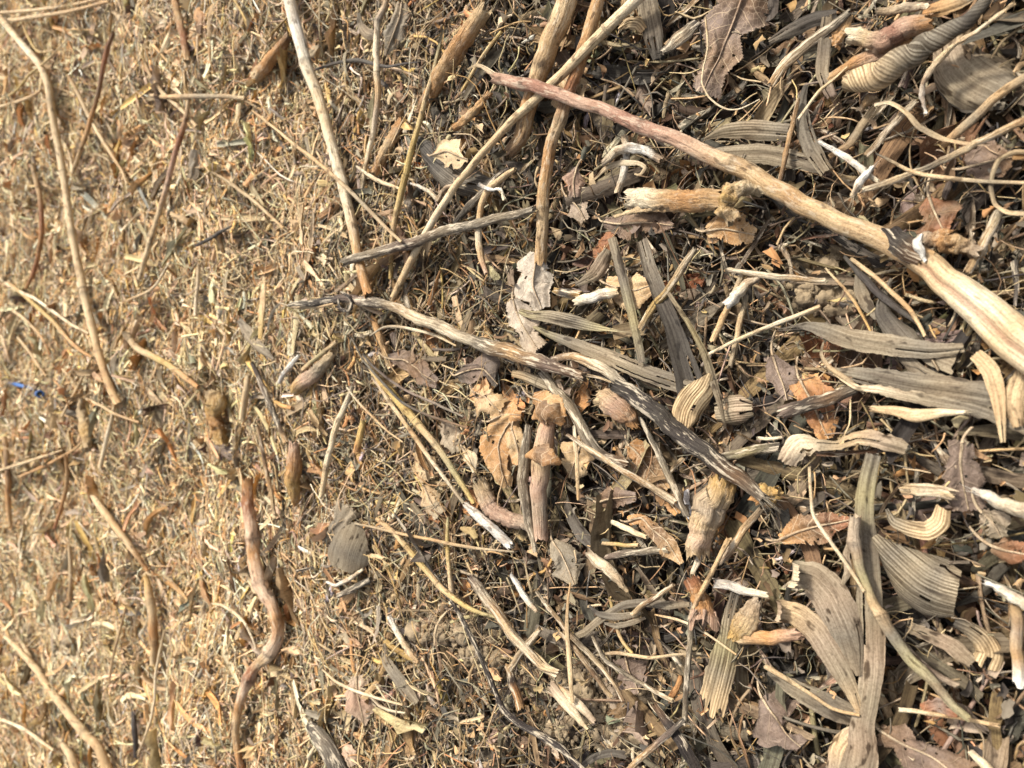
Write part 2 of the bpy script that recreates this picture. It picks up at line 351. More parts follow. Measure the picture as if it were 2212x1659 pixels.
def S(name, cat, label, ref, pts, widths, cols, style='stem', off=2, dip=(0, 0), fray=None, part=None, **k):
    pts = pts_of(pts); _sid[0] += 1; sd_ = _sid[0]
    n = int(min(90, max(14, sum(math.dist(a, b) for a, b in zip(pts, pts[1:])) / 7)))
    P, W = path3(pts, off, widths, dip, n)
    if style == 'pith' and not fray and max(widths) > 7: fray = (3, 3, 5)
    if style in LUMP: k.setdefault('lump', LUMP[style]); k['ns'] = max(k.get('ns', 14), 18)
    if style in ('wood', 'knob'): n = max(n, 34); P, W = path3(pts, off, widths, dip, n)
    p = tube(P, W / 2, cols_of(cols, n), seed=sd_, **k)
    nd = [t0 for t0, sw in k.get('nodes', ()) if sw >= .1 and style in ('stem', 'straw')]
    if fray or nd:
        o = empty(name, p.V.mean(0)); link('shaft', p, MT[style], o)
        for t0 in nd:
            i = int(t0 * (n - 1)); i = min(max(i, 1), n - 2); tg = unit(P[i + 1] - P[i - 1]); r = W[i] / 2; q = np.array([P[i] + tg * r * a for a in (-.32, -.12, .1, .3)])
            link('joint_ring', tube(q, r * np.array([1.04, 1.17, 1.15, 1.03]), cols_of(cols, n)[i] * .62 * np.ones((4, 3)), ns=16, seed=i, jag=0, rough=.05, cap=False), MT['stem'], o)
        if fray:
            n0, n1, ln = fray
            if n0: link('torn_fibres', fibres(p.ends[0], n0, ln / 1000, sd_), MT['wood'], o)
            if n1: link('torn_fibres', fibres(p.ends[1], n1, ln / 1000, sd_ + 1), MT['wood'], o)
    else: o = link(name, p, MT[style])
    tag(o, label, cat); HEROES.append((ref, pts))
    return o, p
def B(name, cat, label, ref, pts, widths, cols, style='blade', off=2, dip=(0, 0), rib=False, curl0=None, curl1=None, ribcol=(.5, .38, .24), nv=13, res=7, **k):
    k.setdefault('ragged_ends', .3); k.setdefault('crumple', .0007); k.setdefault('cr_scale', 80)
    if max(widths) > 18: k.setdefault('fold', .055)
    pts = pts_of(pts); _sid[0] += 1; sd_ = _sid[0]
    n = int(min(80, max(14, sum(math.dist(a, b) for a, b in zip(pts, pts[1:])) / res)))
    P, W = path3(pts, off, widths, dip, n, False)
    def curl(P, W, spec):                        # roll the end over: (degrees, length in mm, end width factor)
        deg, ln, wf = spec; ln /= 1000; m = max(6, int(ln * 700)); T0 = unit(P[-1] - P[-3])
        up = unit(unit(np.array([0, 0, H]) - P[-1]) * .6 + np.array([0, 0, .4])); up = unit(up - T0 * (up @ T0))
        q = P[-1]; out = []; 
        for i in range(m):
            a = math.radians(deg) * (i + 1) / m; q = q + (T0 * math.cos(a) + up * math.sin(a)) * ln / m; out.append(q)
        return np.vstack([P, out]), np.r_[W, W[-1] * np.linspace(1, wf, m)]
    if curl1: P, W = curl(P, W, curl1)
    if curl0: P, W = curl(P[::-1], W[::-1], curl0); P, W = P[::-1], W[::-1]
    p = sheet(P, W, cols_of(cols, len(P)), nv=nv, seed=sd_, **k) if not (curl0 or curl1) else sheet_rmf(P, W, cols_of(cols, len(P)), nv=nv, seed=sd_, **k)
    if max(widths) > 26 and nv >= 13:                    # splits along the fibres and small holes
        rs = np.random.default_rng(sd_ + 900); nn = len(P); drop = set()
        for _ in range(int(rs.integers(1, 4))):
            j = int(rs.integers(2, nv - 3)); ln = int(nn * rs.uniform(.10, .34)); i0 = [0, nn - 1 - ln, int(rs.integers(0, max(1, nn - ln)))][int(rs.integers(0, 3))]
            if style in ('leaf', 'leafd'):
                ln = 2; i0 = int(rs.integers(nn // 4, nn * 3 // 4))
            for i in range(i0, i0 + ln): drop.add(i * (nv - 1) + j)
        p.F = [f for q, f in enumerate(p.F) if q not in drop]
    if rib: o = empty(name, p.V.mean(0)); link('leaf_blade', p, MT[style], o)
    else: o = link(name, p, MT[style])
    tag(o, label, cat); HEROES.append((ref, pts))
    if rib:
        c = p.grid[:, nv // 2] + p.up * .0007; nn = len(c)
        r = tube(c, np.linspace(.0011, .0004, nn), np.tile(ribcol, (nn, 1)), ns=6, seed=sd_, jag=0); link('midrib', r, MT['stem'], o)
        e = c[0]; d0 = unit(c[0] - c[3]); sdv = unit(np.cross(d0, [0, 0, 1.])); ts = np.linspace(0, 1, 9)[:, None]; ln = .012 * (.6 + (sd_ % 7) / 7)
        link('stalk', tube(e + d0 * ts * ln + sdv * ts ** 2 * ln * .4 - np.array([0, 0, 1.]) * ts * .003, np.linspace(.0011, .0008, 9), np.tile(ribcol, (9, 1)), ns=6, seed=sd_), MT['stem'], o)
    return o, p
def sheet_rmf(P, W, C, nv=13, cup=40., seed=0, ragged_ends=.3, fold=0., twist=None, jag=.1, crumple=0., cr_scale=120, **k):
    """sheet whose normal is carried along the path, so it can roll over on itself"""
    n = len(P); Tn = unit(np.gradient(P, axis=0)); mid = n // 2
    up0 = unit(unit(np.array([0, 0, H]) - P[mid]) * .6 + np.array([0, 0, .4])); up = np.zeros_like(P)
    up[mid] = unit(up0 - Tn[mid] * (up0 @ Tn[mid]))
    for i in range(mid + 1, n): up[i] = unit(up[i - 1] - Tn[i] * (up[i - 1] @ Tn[i]))
    for i in range(mid - 1, -1, -1): up[i] = unit(up[i + 1] - Tn[i] * (up[i + 1] @ Tn[i]))
    side = np.cross(Tn, up); rg = np.random.default_rng(seed)
    if twist is not None:
        tw = np.radians(np.interp(np.linspace(0, 1, n), np.linspace(0, 1, len(twist)), twist))[:, None]
        side, up = side * np.cos(tw) + up * np.sin(tw), up * np.cos(tw) - side * np.sin(tw)
    s = np.r_[0, np.cumsum(np.linalg.norm(np.diff(P, axis=0), axis=1))]; v = np.linspace(-.5, .5, nv); c = math.radians(cup)
    R = W / (2 * math.sin(abs(c) / 2)); we = 1 + jag * rg.normal(size=(n, 2)) * .5
    vs = np.where(v[None] < 0, v[None] * we[:, :1], v[None] * we[:, 1:]); ang = vs * c
    V = P[:, None] + side[:, None] * (R[:, None] * np.sin(np.abs(ang)) * np.sign(vs))[..., None] + up[:, None] * (R[:, None] * (np.cos(ang) - 1) * np.sign(c))[..., None]
    off = rg.random() * 5; rest = np.stack([s[:, None].repeat(nv, 1), vs * (R * abs(c))[:, None], np.full((n, nv), off)], -1)
    V[-1] += Tn[-1] * (rg.random(nv) * W[-1] * .15)[:, None]
    if crumple: V = V + up[:, None] * (snoise(rest, cr_scale, seed + 3, 3) * crumple)[..., None]
    p = Part(); p.grid = V; p.V = V.reshape(-1, 3); p.F = grid_faces(n, nv); p.col = C[:, None].repeat(nv, 1).reshape(-1, 3); p.rest = rest.reshape(-1, 3); p.up = up; p.P = P
    return p
def LEAF(label, ref, pts, widths, cols, style='leaf', off=3, crumple=2.6, rib=True, jag=.15, **k):
    k.setdefault('cup', 35); k.setdefault('cr_scale', 110)
    return B('dead_leaf', 'dead leaf', label, ref, pts, widths, cols, style, off, rib=rib, crumple=crumple * .75 / 1000, jag=jag, nv=17, res=3, notch=.35, lobes=6, **k)

# ---- long stems
o, p = S('plant_stem', 'stem', 'longest reddish to cream dry stem crossing diagonally down to the right edge', 'the long reddish stem',
  '1072,168 1100,176 1150,185 1205,205 1290,232 1380,270 1450,298 1540,335 1620,372 1680,412 1760,455 1850,495 1920,525 1985,560', [24, 28, 27, 31, 36, 40, 43, 50],
  'pink,red,pink,red,pink,ltan,tan,ltan,tan', 'bark', off=22, nodes=((.08, .1), (.4, .12), (.62, .1)), fray=(9, 0, 14), rough=.02, hollow=.6)
q_, pp = path3(pts_of('1985,560 2040,600 2110,655 2180,715 2265,790'), 22, [50, 62, 76, 90, 96], (0, 0), 30)
link('split_pale_end', tube(q_, pp / 2, cols_of('ltan,pale,cream,pale,cream', 30), ns=26, seed=7, groove=(.08, .95, .4, 70), rough=.02, nodes=((0.03, .12),)), MT['straw'], o)
q_, pp = path3(pts_of('1925,517 1945,530 1972,550'), 25, [48, 56, 52], (0, 0), 12)
link('dark_collar', tube(q_, pp / 2 * 1.06, cols_of('dark,dgrey,brown', 12), ns=16, seed=8, rough=.12), MT['weath'], o)
q_, pp = path3(pts_of('1990,510 1984,528 1992,545 1998,562'), 40, [10, 20, 16, 8], (0, 0), 14)
link('white_tuft', tube(q_, pp / 2, cols_of('white', 14), ns=12, seed=9, rough=.35), MT['pith'], o)
q_, pp = path3(pts_of('1010,150 1030,140 1052,150 1085,172'), 26, [3, 8, 10, 12], (0, 0), 16)
link('peeled_strip', sheet(q_, pp, cols_of('pale,cream', 16), nv=5, seed=3), MT['husk'], o)

S('plant_stem', 'stem', 'smooth thick cream stem running down from the top edge left of centre', 'the smooth cream stem',
  '618,-25 640,55 665,150 690,220 722,330 745,420 762,490 775,560 795,635', [26, 27, 25, 23, 23, 22, 21], 'cream,white,cream,pale,cream,cream,tan,orange', 'bark', off=14, dip=(0, 12), nodes=((.25, .12), (.62, .1)))
S('plant_stem', 'stem', 'orange-tan stem emerging below the weathered twig, end buried in litter', 'the orange stem under the weathered twig',
  '808,690 822,730 835,765 846,800', [16, 17, 16, 12], 'orange,tan,ltan', off=-2, dip=(2, 8))
S('plant_stem', 'stem', 'long pale jointed stem curving down the far left side', 'the long jointed stem at far left',
  '-20,15 35,80 85,140 103,180 113,250 125,310 140,400 150,470 162,540 175,600 195,690 215,770 235,830 255,872', [13, 14, 15, 15, 15, 15, 17, 16, 17], 'ltan,pale,cream,pale,ltan,pale,pale,ltan,pale,tan,tan', off=14, dip=(0, 9),
  nodes=((.1, .15), (.21, .2), (.35, .12), (.5, .14), (.62, .12), (.75, .15), (.88, .2)))
S('plant_stem', 'stem', 'slim stem with reddish upper half standing left of the smooth cream stem', 'the slim red-topped stem',
  '408,215 400,262 376,340 350,440 325,520 302,600', [9, 11, 11, 12, 12, 10], 'ltan,rust,pink,ltan,pale,pale', off=9, nodes=((.2, .15), (.45, .15), (.8, .1)))
S('plant_stem', 'stem', 'thick orange-brown stalk at the top, left of the two tan stalks', 'the thick orange-brown stalk',
  '1046,22 1010,75 985,110 955,155 930,205 905,240', [36, 38, 36, 30, 26, 20], 'ltan,orange,tan,orange,brown', 'wood', off=4, dip=(2, 12), fray=(6, 4, 8), rough=.1)
S('plant_stem', 'stem', 'short orange stalk half buried right of the smooth cream stem', 'the short half buried orange stalk',
  '868,268 850,295 830,330 812,366', [24, 26, 22, 18], 'orange,ltan,orange', 'wood', off=0, dip=(3, 3), rough=.1, fray=(3, 4, 6))
S('plant_stem', 'stem', 'thickest tan stalk coming in from the top edge, brown at its lower end', 'the thickest tan stalk',
  '1228,-25 1210,45 1185,100 1160,165 1140,235 1126,290 1108,325', [44, 46, 44, 40, 36, 34, 28], 'ltan,ltan,tan,ltan,orange,tan,brown', 'bark', off=6, dip=(0, 12), rough=.05, nodes=((.45, .08),))
S('plant_stem', 'stem', 'long orange-tan stalk from top edge down to the beige leaf', 'the long orange-tan stalk',
  '1300,-25 1276,50 1253,133 1233,190 1209,255 1188,320 1176,400 1172,470 1168,560', [27, 29, 28, 27, 27, 25, 25, 27], 'orange,tan,orange,rust,ltan,orange,tan,ltan,tan', 'bark', off=5, nodes=((.22, .15), (.47, .16), (.8, .12)), rough=.08)
S('plant_stem', 'stem', 'straight pale stem slanting from the top edge down to lower left', 'the slanting pale stem',
  '1400,-25 1320,52 1250,122 1195,178 1150,222 1103,262 1030,347 976,412 920,503 889,560 848,645', [24, 24, 22, 20, 16, 16, 15, 16, 16, 14], 'cream,pale,pale,pale,ltan,pale,cream,pale,ltan', off=14, dip=(0, 14), nodes=((.12, .1), (.35, .12)))
S('plant_stem', 'stem', 'thin mustard-yellow stem right of the smooth cream stem', 'the mustard-yellow stem',
  '950,98 938,150 923,200 893,310 870,400 850,493 843,600', [8, 10, 12, 14, 14, 12, 8], 'olive,ltan,yellow,yellow,ltan,yellow', off=10, dip=(0, 10), nodes=((.55, .1),))
S('twig', 'twig', 'dark furrowed twig with pale streaks and broken ends, above the weathered twig', 'the furrowed dark twig',
  '745,565 800,548 886,526 960,500 1050,478 1105,465 1152,452', [18, 20, 23, 22, 21, 20, 14], 'grey,gtan,mauve,gtan,grey,gtan,grey', 'weath', off=20, fray=(8, 5, 9), nodes=((.35, .18),), rough=.09)
o, p = S('twig', 'twig', 'long weathered twig peeling to pale splinters, lying across the middle', 'the long weathered twig',
  '625,658 700,650 745,645 800,652 850,663 885,680 940,700 1000,728 1060,750 1106,762 1169,782 1225,800 1256,812', [8, 14, 18, 20, 21, 24, 24, 26, 30, 34, 30, 20], 'grey,dgrey,dark,mauve,grey,pale,cream,cream,grey,tan,mauve,brown', 'weath', off=20, fray=(3, 12, 16), rough=.12)
for pt, wd, c in (('1195,775 1240,770 1299,793 1345,832', [14, 20, 24, 22], 'mauve,tan,cream,grey'), ('1150,785 1220,802 1290,815 1320,825', [10, 12, 8, 4], 'tan,cream,pale'),
                  ('880,684 960,712 1040,748 1110,785', [6, 9, 10, 6], 'dgrey,grey,dgrey')):
    q_, pp = path3(pts_of(pt), 22, wd, (0, 0), 26); link('splinter', tube(q_, pp / 2, cols_of(c, 26), ns=10, seed=int(wd[1] * 7), rough=.15, flatn=.7), MT['weath'], o)
q_, pp = path3(pts_of('736,632 752,640 760,656 752,672 735,668 730,648'), 24, [5, 8, 9, 7, 8, 5], (0, 0), 20)
link('knot', tube(q_, pp / 2, cols_of('dark', 20), ns=8, seed=4, rough=.3), MT['weath'], o)
q_, pp = path3(pts_of('604,655 640,664 690,662 720,656'), 18, [4, 7, 8, 5], (0, 0), 16); link('dry_tip', tube(q_, pp / 2, cols_of('gtan,ltan', 16), ns=8, seed=4), MT['straw'], o)
q_, pp = path3(pts_of('606,655 592,668 582,690 578,712'), 16, [3, 6, 7, 4], (0, 6), 16); link('dry_tip', sheet(q_, pp, cols_of('grey', 16), nv=5, seed=4), MT['blade'], o)
S('twig', 'twig', 'dark barked twig with a pale split face, frayed at its lower right end', 'the frayed barked twig',
  '1336,835 1375,860 1406,880 1473,940 1540,992 1606,1040 1650,1075', [30, 40, 42, 38, 40, 38, 24], 'dgrey,dark,dgrey,dark,dgrey,brown,grey', 'weath', off=19, fray=(8, 22, 24), rough=.13, ns=20)
S('plant_stem', 'stem', 'grey-tan hollow stem split open at its lower end, beneath the weathered twig', 'the split hollow stem',
  '1173,806 1200,845 1239,892 1270,950 1300,985 1352,1000', [18, 22, 25, 26, 26, 20], 'grey,gtan,gtan,grey,brown', 'weath', off=8, dip=(8, 3), fray=(0, 8, 9))
# ---- centre blades
B('dry_blade', 'dry blade', 'short striped grey-green blade with a rounded left tip and thread-thin right end', 'the short round-tipped blade', '1122,672 1145,680 1190,684 1235,694 1290,706 1370,718', [12, 24, 34, 24, 8, 4], 'olive,gtan,grey,olive,gtan', 'stripe', off=14, cup=60, twist=[20, 10, 0, 20, 60])
B('dry_blade', 'dry blade', 'long striped blade running from the beige leaf to the pointed curl', 'the long striped blade', '1152,706 1190,724 1260,750 1330,778 1400,808 1490,838 1530,848', [6, 18, 27, 33, 36, 37, 34], 'olive,grey,gtan,gtan,grey,gtan', 'blade', off=15, cup=50)
B('dry_blade', 'dry blade', 'narrow straight blade crossing over the pale veined leaf', 'the narrow crossing blade', '1322,515 1346,603 1366,686 1386,782', [20, 21, 20, 15], 'gtan,grey,olive,grey', 'blade', off=17, cup=50)
B('dry_blade', 'dry blade', 'folded dark blade dropping to the pointed curl', 'the folded dark blade', '1386,520 1402,575 1425,635 1452,700 1470,760 1494,838', [24, 30, 34, 36, 48, 62], 'grey,grey,dgrey,dgrey,dgrey', 'blade', off=14, cup=-60, jag=.05)
B('dry_blade', 'dry blade', 'thin pale edge blade running right of the folded dark blade', 'the thin edge blade', '1444,632 1485,695 1520,760 1540,820 1556,870 1568,925', [8, 10, 13, 20, 16, 5], 'gtan,olive,gtan,gtan', 'blade', off=19, cup=40, twist=[10, 30, 20, 40])
B('husk_curl', 'husk curl', 'pale pointed curl with fine dark stripes at the end of the folded blade', 'the pointed striped curl', '1534,808 1518,838 1498,862 1482,892 1474,938', [8, 50, 70, 60, 6], 'pale,pale,ltan,pale', 'stripe', off=22, cup=80, twist=[0, 0, 10, 0], jag=.03)
B('husk_curl', 'husk curl', 'brownish rounded curl with cross stripes beside the pointed striped curl', 'the rounded brownish curl', '1545,890 1565,888 1590,884 1622,882', [44, 66, 62, 30], 'gtan,gtan,beige,gtan', 'stripe', off=12, cup=120, jag=.04)
B('dry_blade', 'dry blade', 'bent tan blade pointing down, left of the pale veined leaf', 'the bent tan blade', '1312,540 1298,570 1283,592 1262,606 1243,616', [16, 34, 34, 20, 6], 'gtan,beige,gtan,grey', 'blade', off=14, cup=60)
B('husk_curl', 'husk curl', 'small curled striped blade under the middle of the weathered twig', 'the small under-twig curl', '1106,806 1135,812 1165,825 1192,838', [14, 22, 26, 18], 'ltan,gtan,gtan', 'stripe', off=8, cup=90)
# ---- right side husks
o, p = S('husk_curl', 'husk curl', 'tightly rolled striped husk tube with a broad blunt left end, top right', 'the tightly rolled husk', '2140,-15 2086,48 2045,72 1992,98 1950,128 1905,160 1866,172 1834,178', [20, 30, 38, 46, 50, 56, 58, 40], 'grey,dgrey,grey,grey,gtan,pale,pale', 'stripe', off=24, helix=62, ns=22, rough=.07, jag=.3)
B('dry_blade', 'dry husk', 'broad crumpled pale husk sheet at the right, under the pale twisting strand', 'the broad crumpled husk', '2070,55 2062,95 2078,140 2110,170 2165,200', [50, 84, 112, 120, 70], 'ltan,beige,gtan,gtan,grey', 'husk', off=8, cup=100, crumple=.003, jag=.06, nv=21, cr_scale=60)
B('dry_blade', 'dry husk', 'grey husk layer beneath the broad crumpled husk', 'the lower husk layer', '2040,110 2045,170 2090,215 2170,225', [20, 50, 50, 20], 'grey,dgrey,grey', 'husk', off=3, cup=60)
o, p = S('root_piece', 'root piece', 'pinkish root chunk with a cut left end beside the tightly rolled husk', 'the pinkish root chunk', '1842,78 1870,84 1900,92 1930,76 1965,58 1998,52', [30, 32, 40, 44, 46, 36], 'cream,ltan,pink,red,pink,orange', 'wood', off=14, fray=(10, 4, 7), rough=.12)
q_, pp = path3(pts_of('1795,164 1830,148 1870,128 1920,108 1960,90'), 8, [22, 28, 34, 30, 26], (0, 0), 26); link('lower_lobe', tube(q_, pp / 2, cols_of('tan,orange,pink,orange', 26), seed=3, rough=.2), MT['wood'], o)
B('dry_blade', 'dry husk', 'orange-tan husk scrap at the top edge right of centre', 'the orange husk scrap', '1995,28 2030,18 2060,8 2110,-15', [26, 34, 30, 20], 'orange,tan,gtan', 'husk', off=16, cup=70)
S('root_piece', 'root piece', 'white streaked root piece at the top edge beside the orange husk scrap', 'the streaked top root', '1898,26 1930,22 1965,16 2005,14', [16, 20, 20, 14], 'gtan,cream,beige,cream', 'pith', off=12)
B('dry_blade', 'dry blade', 'pale horizontal blade with a twisted left tip at right centre', 'the pale horizontal blade', '1680,712 1742,702 1790,714 1840,732 1926,746 2010,756 2080,752', [8, 22, 40, 48, 46, 36, 20], 'dgrey,grey,gtan,gtan,grey,gtan', 'husk', off=17, cup=45, twist=[50, 20, 0, 0, -10])
B('dry_blade', 'dry blade', 'grey blade rising to a hooked tip behind the pale horizontal blade', 'the hook-tipped blade', '1926,602 1908,640 1906,675 1925,705 1960,745 2000,785 2045,805', [8, 20, 36, 50, 66, 78, 84], 'grey,dgrey,grey,gtan', 'blade', off=9, cup=60)
B('dry_blade', 'dry blade', 'small grey blade hanging left of the hook-tipped blade', 'the small hanging blade', '1852,585 1856,620 1872,655 1892,688', [8, 24, 26, 8], 'grey,gtan,grey', 'husk', off=8, cup=60)
B('dry_blade', 'dry blade', 'widest dark horizontal blade reaching the right edge, below the pale one', 'the widest dark blade', '1790,800 1840,808 1892,816 1960,828 2026,838 2100,850 2160,862 2230,880', [10, 30, 46, 52, 56, 56, 60, 60], 'gtan,grey,grey,gtan,grey,dgrey', 'blade', off=10, cup=40)
B('dry_blade', 'dry blade', 'ragged strip peeling below the widest dark blade toward the right edge', 'the ragged lower strip', '1800,806 1850,836 1900,842 1990,862 2092,882 2160,905 2235,930', [6, 12, 22, 26, 26, 26, 26], 'pale,cream,gtan,grey,gtan', 'blade', off=13, cup=40, jag=.3)
B('dry_blade', 'dry blade', 'thin curled tendril tip left of the widest dark blade', 'the tendril tip', '1779,738 1774,765 1790,792 1830,820 1866,850', [3, 8, 10, 10, 4], 'gtan,ltan,gtan', 'blade', off=13, cup=40)
B('dry_blade', 'dry blade', 'buff blade spotted with black dots, hanging near the right edge', 'the black-spotted blade', '2108,764 2125,780 2142,805 2154,850 2160,900 2166,955', [28, 36, 34, 26, 18, 10], 'ltan,pale,ltan,pale', 'husk', off=19, cup=50, jag=.04)
B('dry_blade', 'dry blade', 'second spotted buff blade at the right edge, right of the first', 'the edge spotted blade', '2204,780 2205,810 2194,845 2190,880 2200,920', [12, 28, 40, 36, 20], 'ltan,pale,ltan', 'husk', off=18, cup=50)
S('twig', 'twig', 'short thick dark twig pointing left, below the widest dark blade', 'the short thick dark twig', '1697,890 1740,876 1790,862 1846,842', [30, 30, 28, 20], 'mauve,dgrey,brown,grey', 'weath', off=9, dip=(0, 5), rough=.06)
S('wood_chip', 'wood chip', 'flat bundle of pale straw splinters right of the short dark twig', 'the pale splinter bundle', '1892,882 1940,890 1985,897 2040,892 2085,890', [14, 22, 30, 20, 8], 'ltan,pale,pale,cream', 'straw', off=11, flatn=.4, fray=(5, 9, 10), jag=1.5)
B('dry_blade', 'dry husk', 'crumpled pale husk strip with a lumpy left end, lower right', 'the crumpled pale strip', '1700,1000 1726,958 1770,955 1810,958 1850,945 1895,948 1930,958 1955,968', [40, 56, 40, 24, 24, 34, 40, 26], 'beige,cream,gtan,ltan,beige,gtan', 'husk', off=15, cup=70, crumple=.003, twist=[0, 20, 40, 10, -10, 0], jag=.25)
LEAF('large mauve-brown leaf lying flat near the right edge below the widest dark blade', 'the large mauve leaf', '2078,958 2072,1000 2078,1050 2092,1100', [44, 78, 84, 50], 'mauve,mauve,mauve', 'leafd', off=6, crumple=2)
S('wood_chip', 'wood chip', 'split yellow-cream wood chip left of the large mauve leaf', 'the cream wood chip', '1962,1056 1990,1058 2020,1062 2046,1066', [24, 30, 28, 24], 'ltan,cream,pale', 'weath', off=10, flatn=.5, fray=(10, 8, 6), jag=1.)
S('root_piece', 'root piece', 'white root running off the right edge under the large mauve leaf', 'the white edge root', '2106,1062 2135,1072 2170,1090 2235,1110', [14, 26, 30, 36], 'white,cream,beige', 'pith', off=12, fray=(5, 0, 9), rough=.15)
LEAF('orange-brown crumpled leaf above the crumpled pale strip', 'the orange crumpled leaf', '1728,826 1750,860 1770,900 1790,945', [60, 90, 70, 24], 'orange,rust,orange', 'leafd', off=4, crumple=4)
LEAF('mauve leaf with a dark curled rim, right of the rounded brownish curl', 'the curled-rim mauve leaf', '1672,770 1682,800 1694,830 1700,862', [30, 56, 56, 24], 'mauve,mauve,mauve', 'leafd', off=5)
# ---- lower right
B('husk_curl', 'husk curl', 'upper striped husk curl forming a hook, bottom right quarter', 'the hooked striped curl', '1916,1100 1930,1126 1962,1140 2000,1146 2026,1128 2034,1098', [10, 22, 34, 40, 44, 40], 'grey,gtan,pale,pale,ltan', 'stripe', off=17, cup=50, twist=[40, 10, 0, 20, 40], jag=.04)
B('husk_curl', 'husk curl', 'largest striped husk cup bulging at the bottom right', 'the largest striped cup', '1888,1158 1916,1190 1950,1222 1990,1256 2030,1276 2066,1286', [16, 46, 84, 122, 138, 100], 'gtan,grey,gtan,grey,gtan', 'stripe', off=15, cup=130, jag=.015, nv=25, ragged_ends=.05)
B('husk_curl', 'husk curl', 'lower striped curl with torn square end beneath the largest striped cup', 'the lower torn curl', '2062,1346 2095,1360 2124,1382 2140,1412 2130,1438', [20, 30, 44, 52, 56], 'dgrey,gtan,ltan,pale', 'stripe', off=9, cup=110, twist=[0, 10, 10, 0])
B('dry_blade', 'dry blade', 'short flat tan strip left of the lower torn curl', 'the short flat tan strip', '1966,1356 2005,1372 2055,1394 2098,1432', [24, 28, 34, 30], 'gtan,beige,gtan', 'husk', off=7, cup=40)
B('dry_blade', 'dry husk', 'left lobe of the forked pale husk, its tip curled over', 'the left forked husk lobe', '1860,1545 1835,1485 1800,1420 1765,1365 1725,1330 1700,1322', [12, 30, 48, 58, 54, 46], 'ltan,gtan,beige,ltan,beige', 'husk', off=13, cup=45, curl1=(150, 16, .85), jag=.05)
B('dry_blade', 'dry husk', 'right lobe of the forked pale husk, broad with curled cream tip', 'the right forked husk lobe', '1854,1460 1838,1395 1818,1340 1790,1285 1758,1250 1735,1244', [10, 42, 68, 84, 80, 62], 'gtan,grey,beige,gtan,cream', 'husk', off=16, cup=50, curl1=(150, 18, .8), jag=.05, nv=19)
B('dry_blade', 'dry blade', 'long upright pale blade reaching the bottom edge in the lower right', 'the long upright blade', '1886,985 1872,1050 1866,1110 1872,1200 1878,1290 1880,1380 1882,1450 1874,1520 1862,1575 1864,1620 1850,1690', [30, 36, 40, 46, 50, 56, 56, 46, 44, 60, 80], 'grey,olive,grey,gtan,gtan,beige,gtan,beige,gtan', 'husk', off=15, cup=40, jag=.04)
B('dry_blade', 'dry blade', 'pale torn lobe folding off the bottom of the long upright blade', 'the bottom folded lobe', '1858,1580 1836,1600 1818,1625 1812,1670', [40, 52, 56, 50], 'beige,ltan,beige', 'husk', off=12, cup=70, crumple=.002)
S('plant_stem', 'stem', 'olive-tan stalk with a knot crossing the long upright blade', 'the olive knotted stalk', '1848,1120 1846,1175 1862,1240 1890,1310 1922,1365 1962,1420 2010,1468 2055,1520 2090,1550', [22, 22, 18, 20, 28, 24, 24, 20, 16], 'beige,beige,olive,ltan,grey,olive,gtan,olive', 'stem', off=22, nodes=((.12, .3), (.48, .25)), rough=.1)
S('plant_stem', 'stem', 'peeled side branch below the olive knotted stalk', 'the peeled side branch', '1935,1375 1975,1420 2015,1455 2065,1480', [14, 18, 18, 12], 'gtan,mauve,beige', 'weath', off=14)
S('straw', 'straw', 'thin bent straw crossing from the vein leaf over the upright blade', 'the thin bent straw', '1748,1010 1756,1110 1792,1168 1826,1215 1866,1275', [6, 7, 8, 8, 7], 'pale,cream,pale', off=26)
B('dry_blade', 'dry blade', 'small narrow curled blade dangling left of the olive stalk', 'the small dangling blade', '1834,1165 1826,1200 1832,1230 1820,1262', [6, 14, 16, 8], 'gtan,beige,gtan', 'husk', off=24, cup=60)
B('dry_blade', 'dry blade', 'dark flat blade beneath the forked husk at lower right', 'the dark flat under-blade', '1660,1450 1700,1478 1742,1502 1800,1530 1862,1552', [14, 34, 46, 50, 36], 'grey,gtan,grey,gtan', 'blade', off=8, cup=40)
S('straw', 'straw', 'tan straw resting on the dark flat under-blade', 'the straw on the under-blade', '1655,1440 1705,1470 1752,1500 1800,1532 1855,1545', [12, 10, 8, 7, 6], 'pale,ltan,tan', off=15)
LEAF('big dark brown leaf at the bottom edge right of the upright blade', 'the big bottom brown leaf', '1905,1580 1955,1610 2010,1640 2080,1690', [50, 88, 96, 80], 'brown,mauve,brown', 'leafd', off=5, crumple=3)
LEAF('small rounded reddish-brown leaf above the big bottom brown leaf', 'the small rounded leaf', '1996,1535 2020,1526 2045,1530 2068,1540', [26, 42, 42, 18], 'rust,mauve,rust', 'leafd', off=13, rib=False, crumple=1)
LEAF('veined orange-brown leaf right of the frayed barked twig end', 'the veined orange leaf', '1688,1165 1725,1148 1770,1135 1835,1122', [20, 66, 74, 20], 'orange,brown,rust', 'leaf', off=9, crumple=2)
LEAF('crumpled mauve leaf with torn lobes near the bottom, left of the forked husk', 'the torn-lobed mauve leaf', '1650,1510 1675,1545 1700,1580 1730,1610', [40, 70, 66, 20], 'mauve,mauve', 'leafd', off=6, crumple=5, jag=.5)
LEAF('beige leaf scrap right of the hooked striped curl', 'the beige edge scrap', '2125,1110 2145,1130 2160,1160', [40, 60, 30], 'beige,gtan', 'leafd', off=7)
LEAF('dark brown leaf at the right edge above the white stub', 'the dark edge leaf', '2145,1180 2175,1190 2225,1200', [34, 56, 40], 'brown,rust', 'leafd', off=8)
S('root_piece', 'root piece', 'white broken stick entering from the right edge, below the dark edge leaf', 'the white edge stick', '2132,1262 2150,1268 2180,1286 2235,1316', [10, 20, 24, 24], 'white,cream', 'pith', off=18, fray=(5, 0, 8))
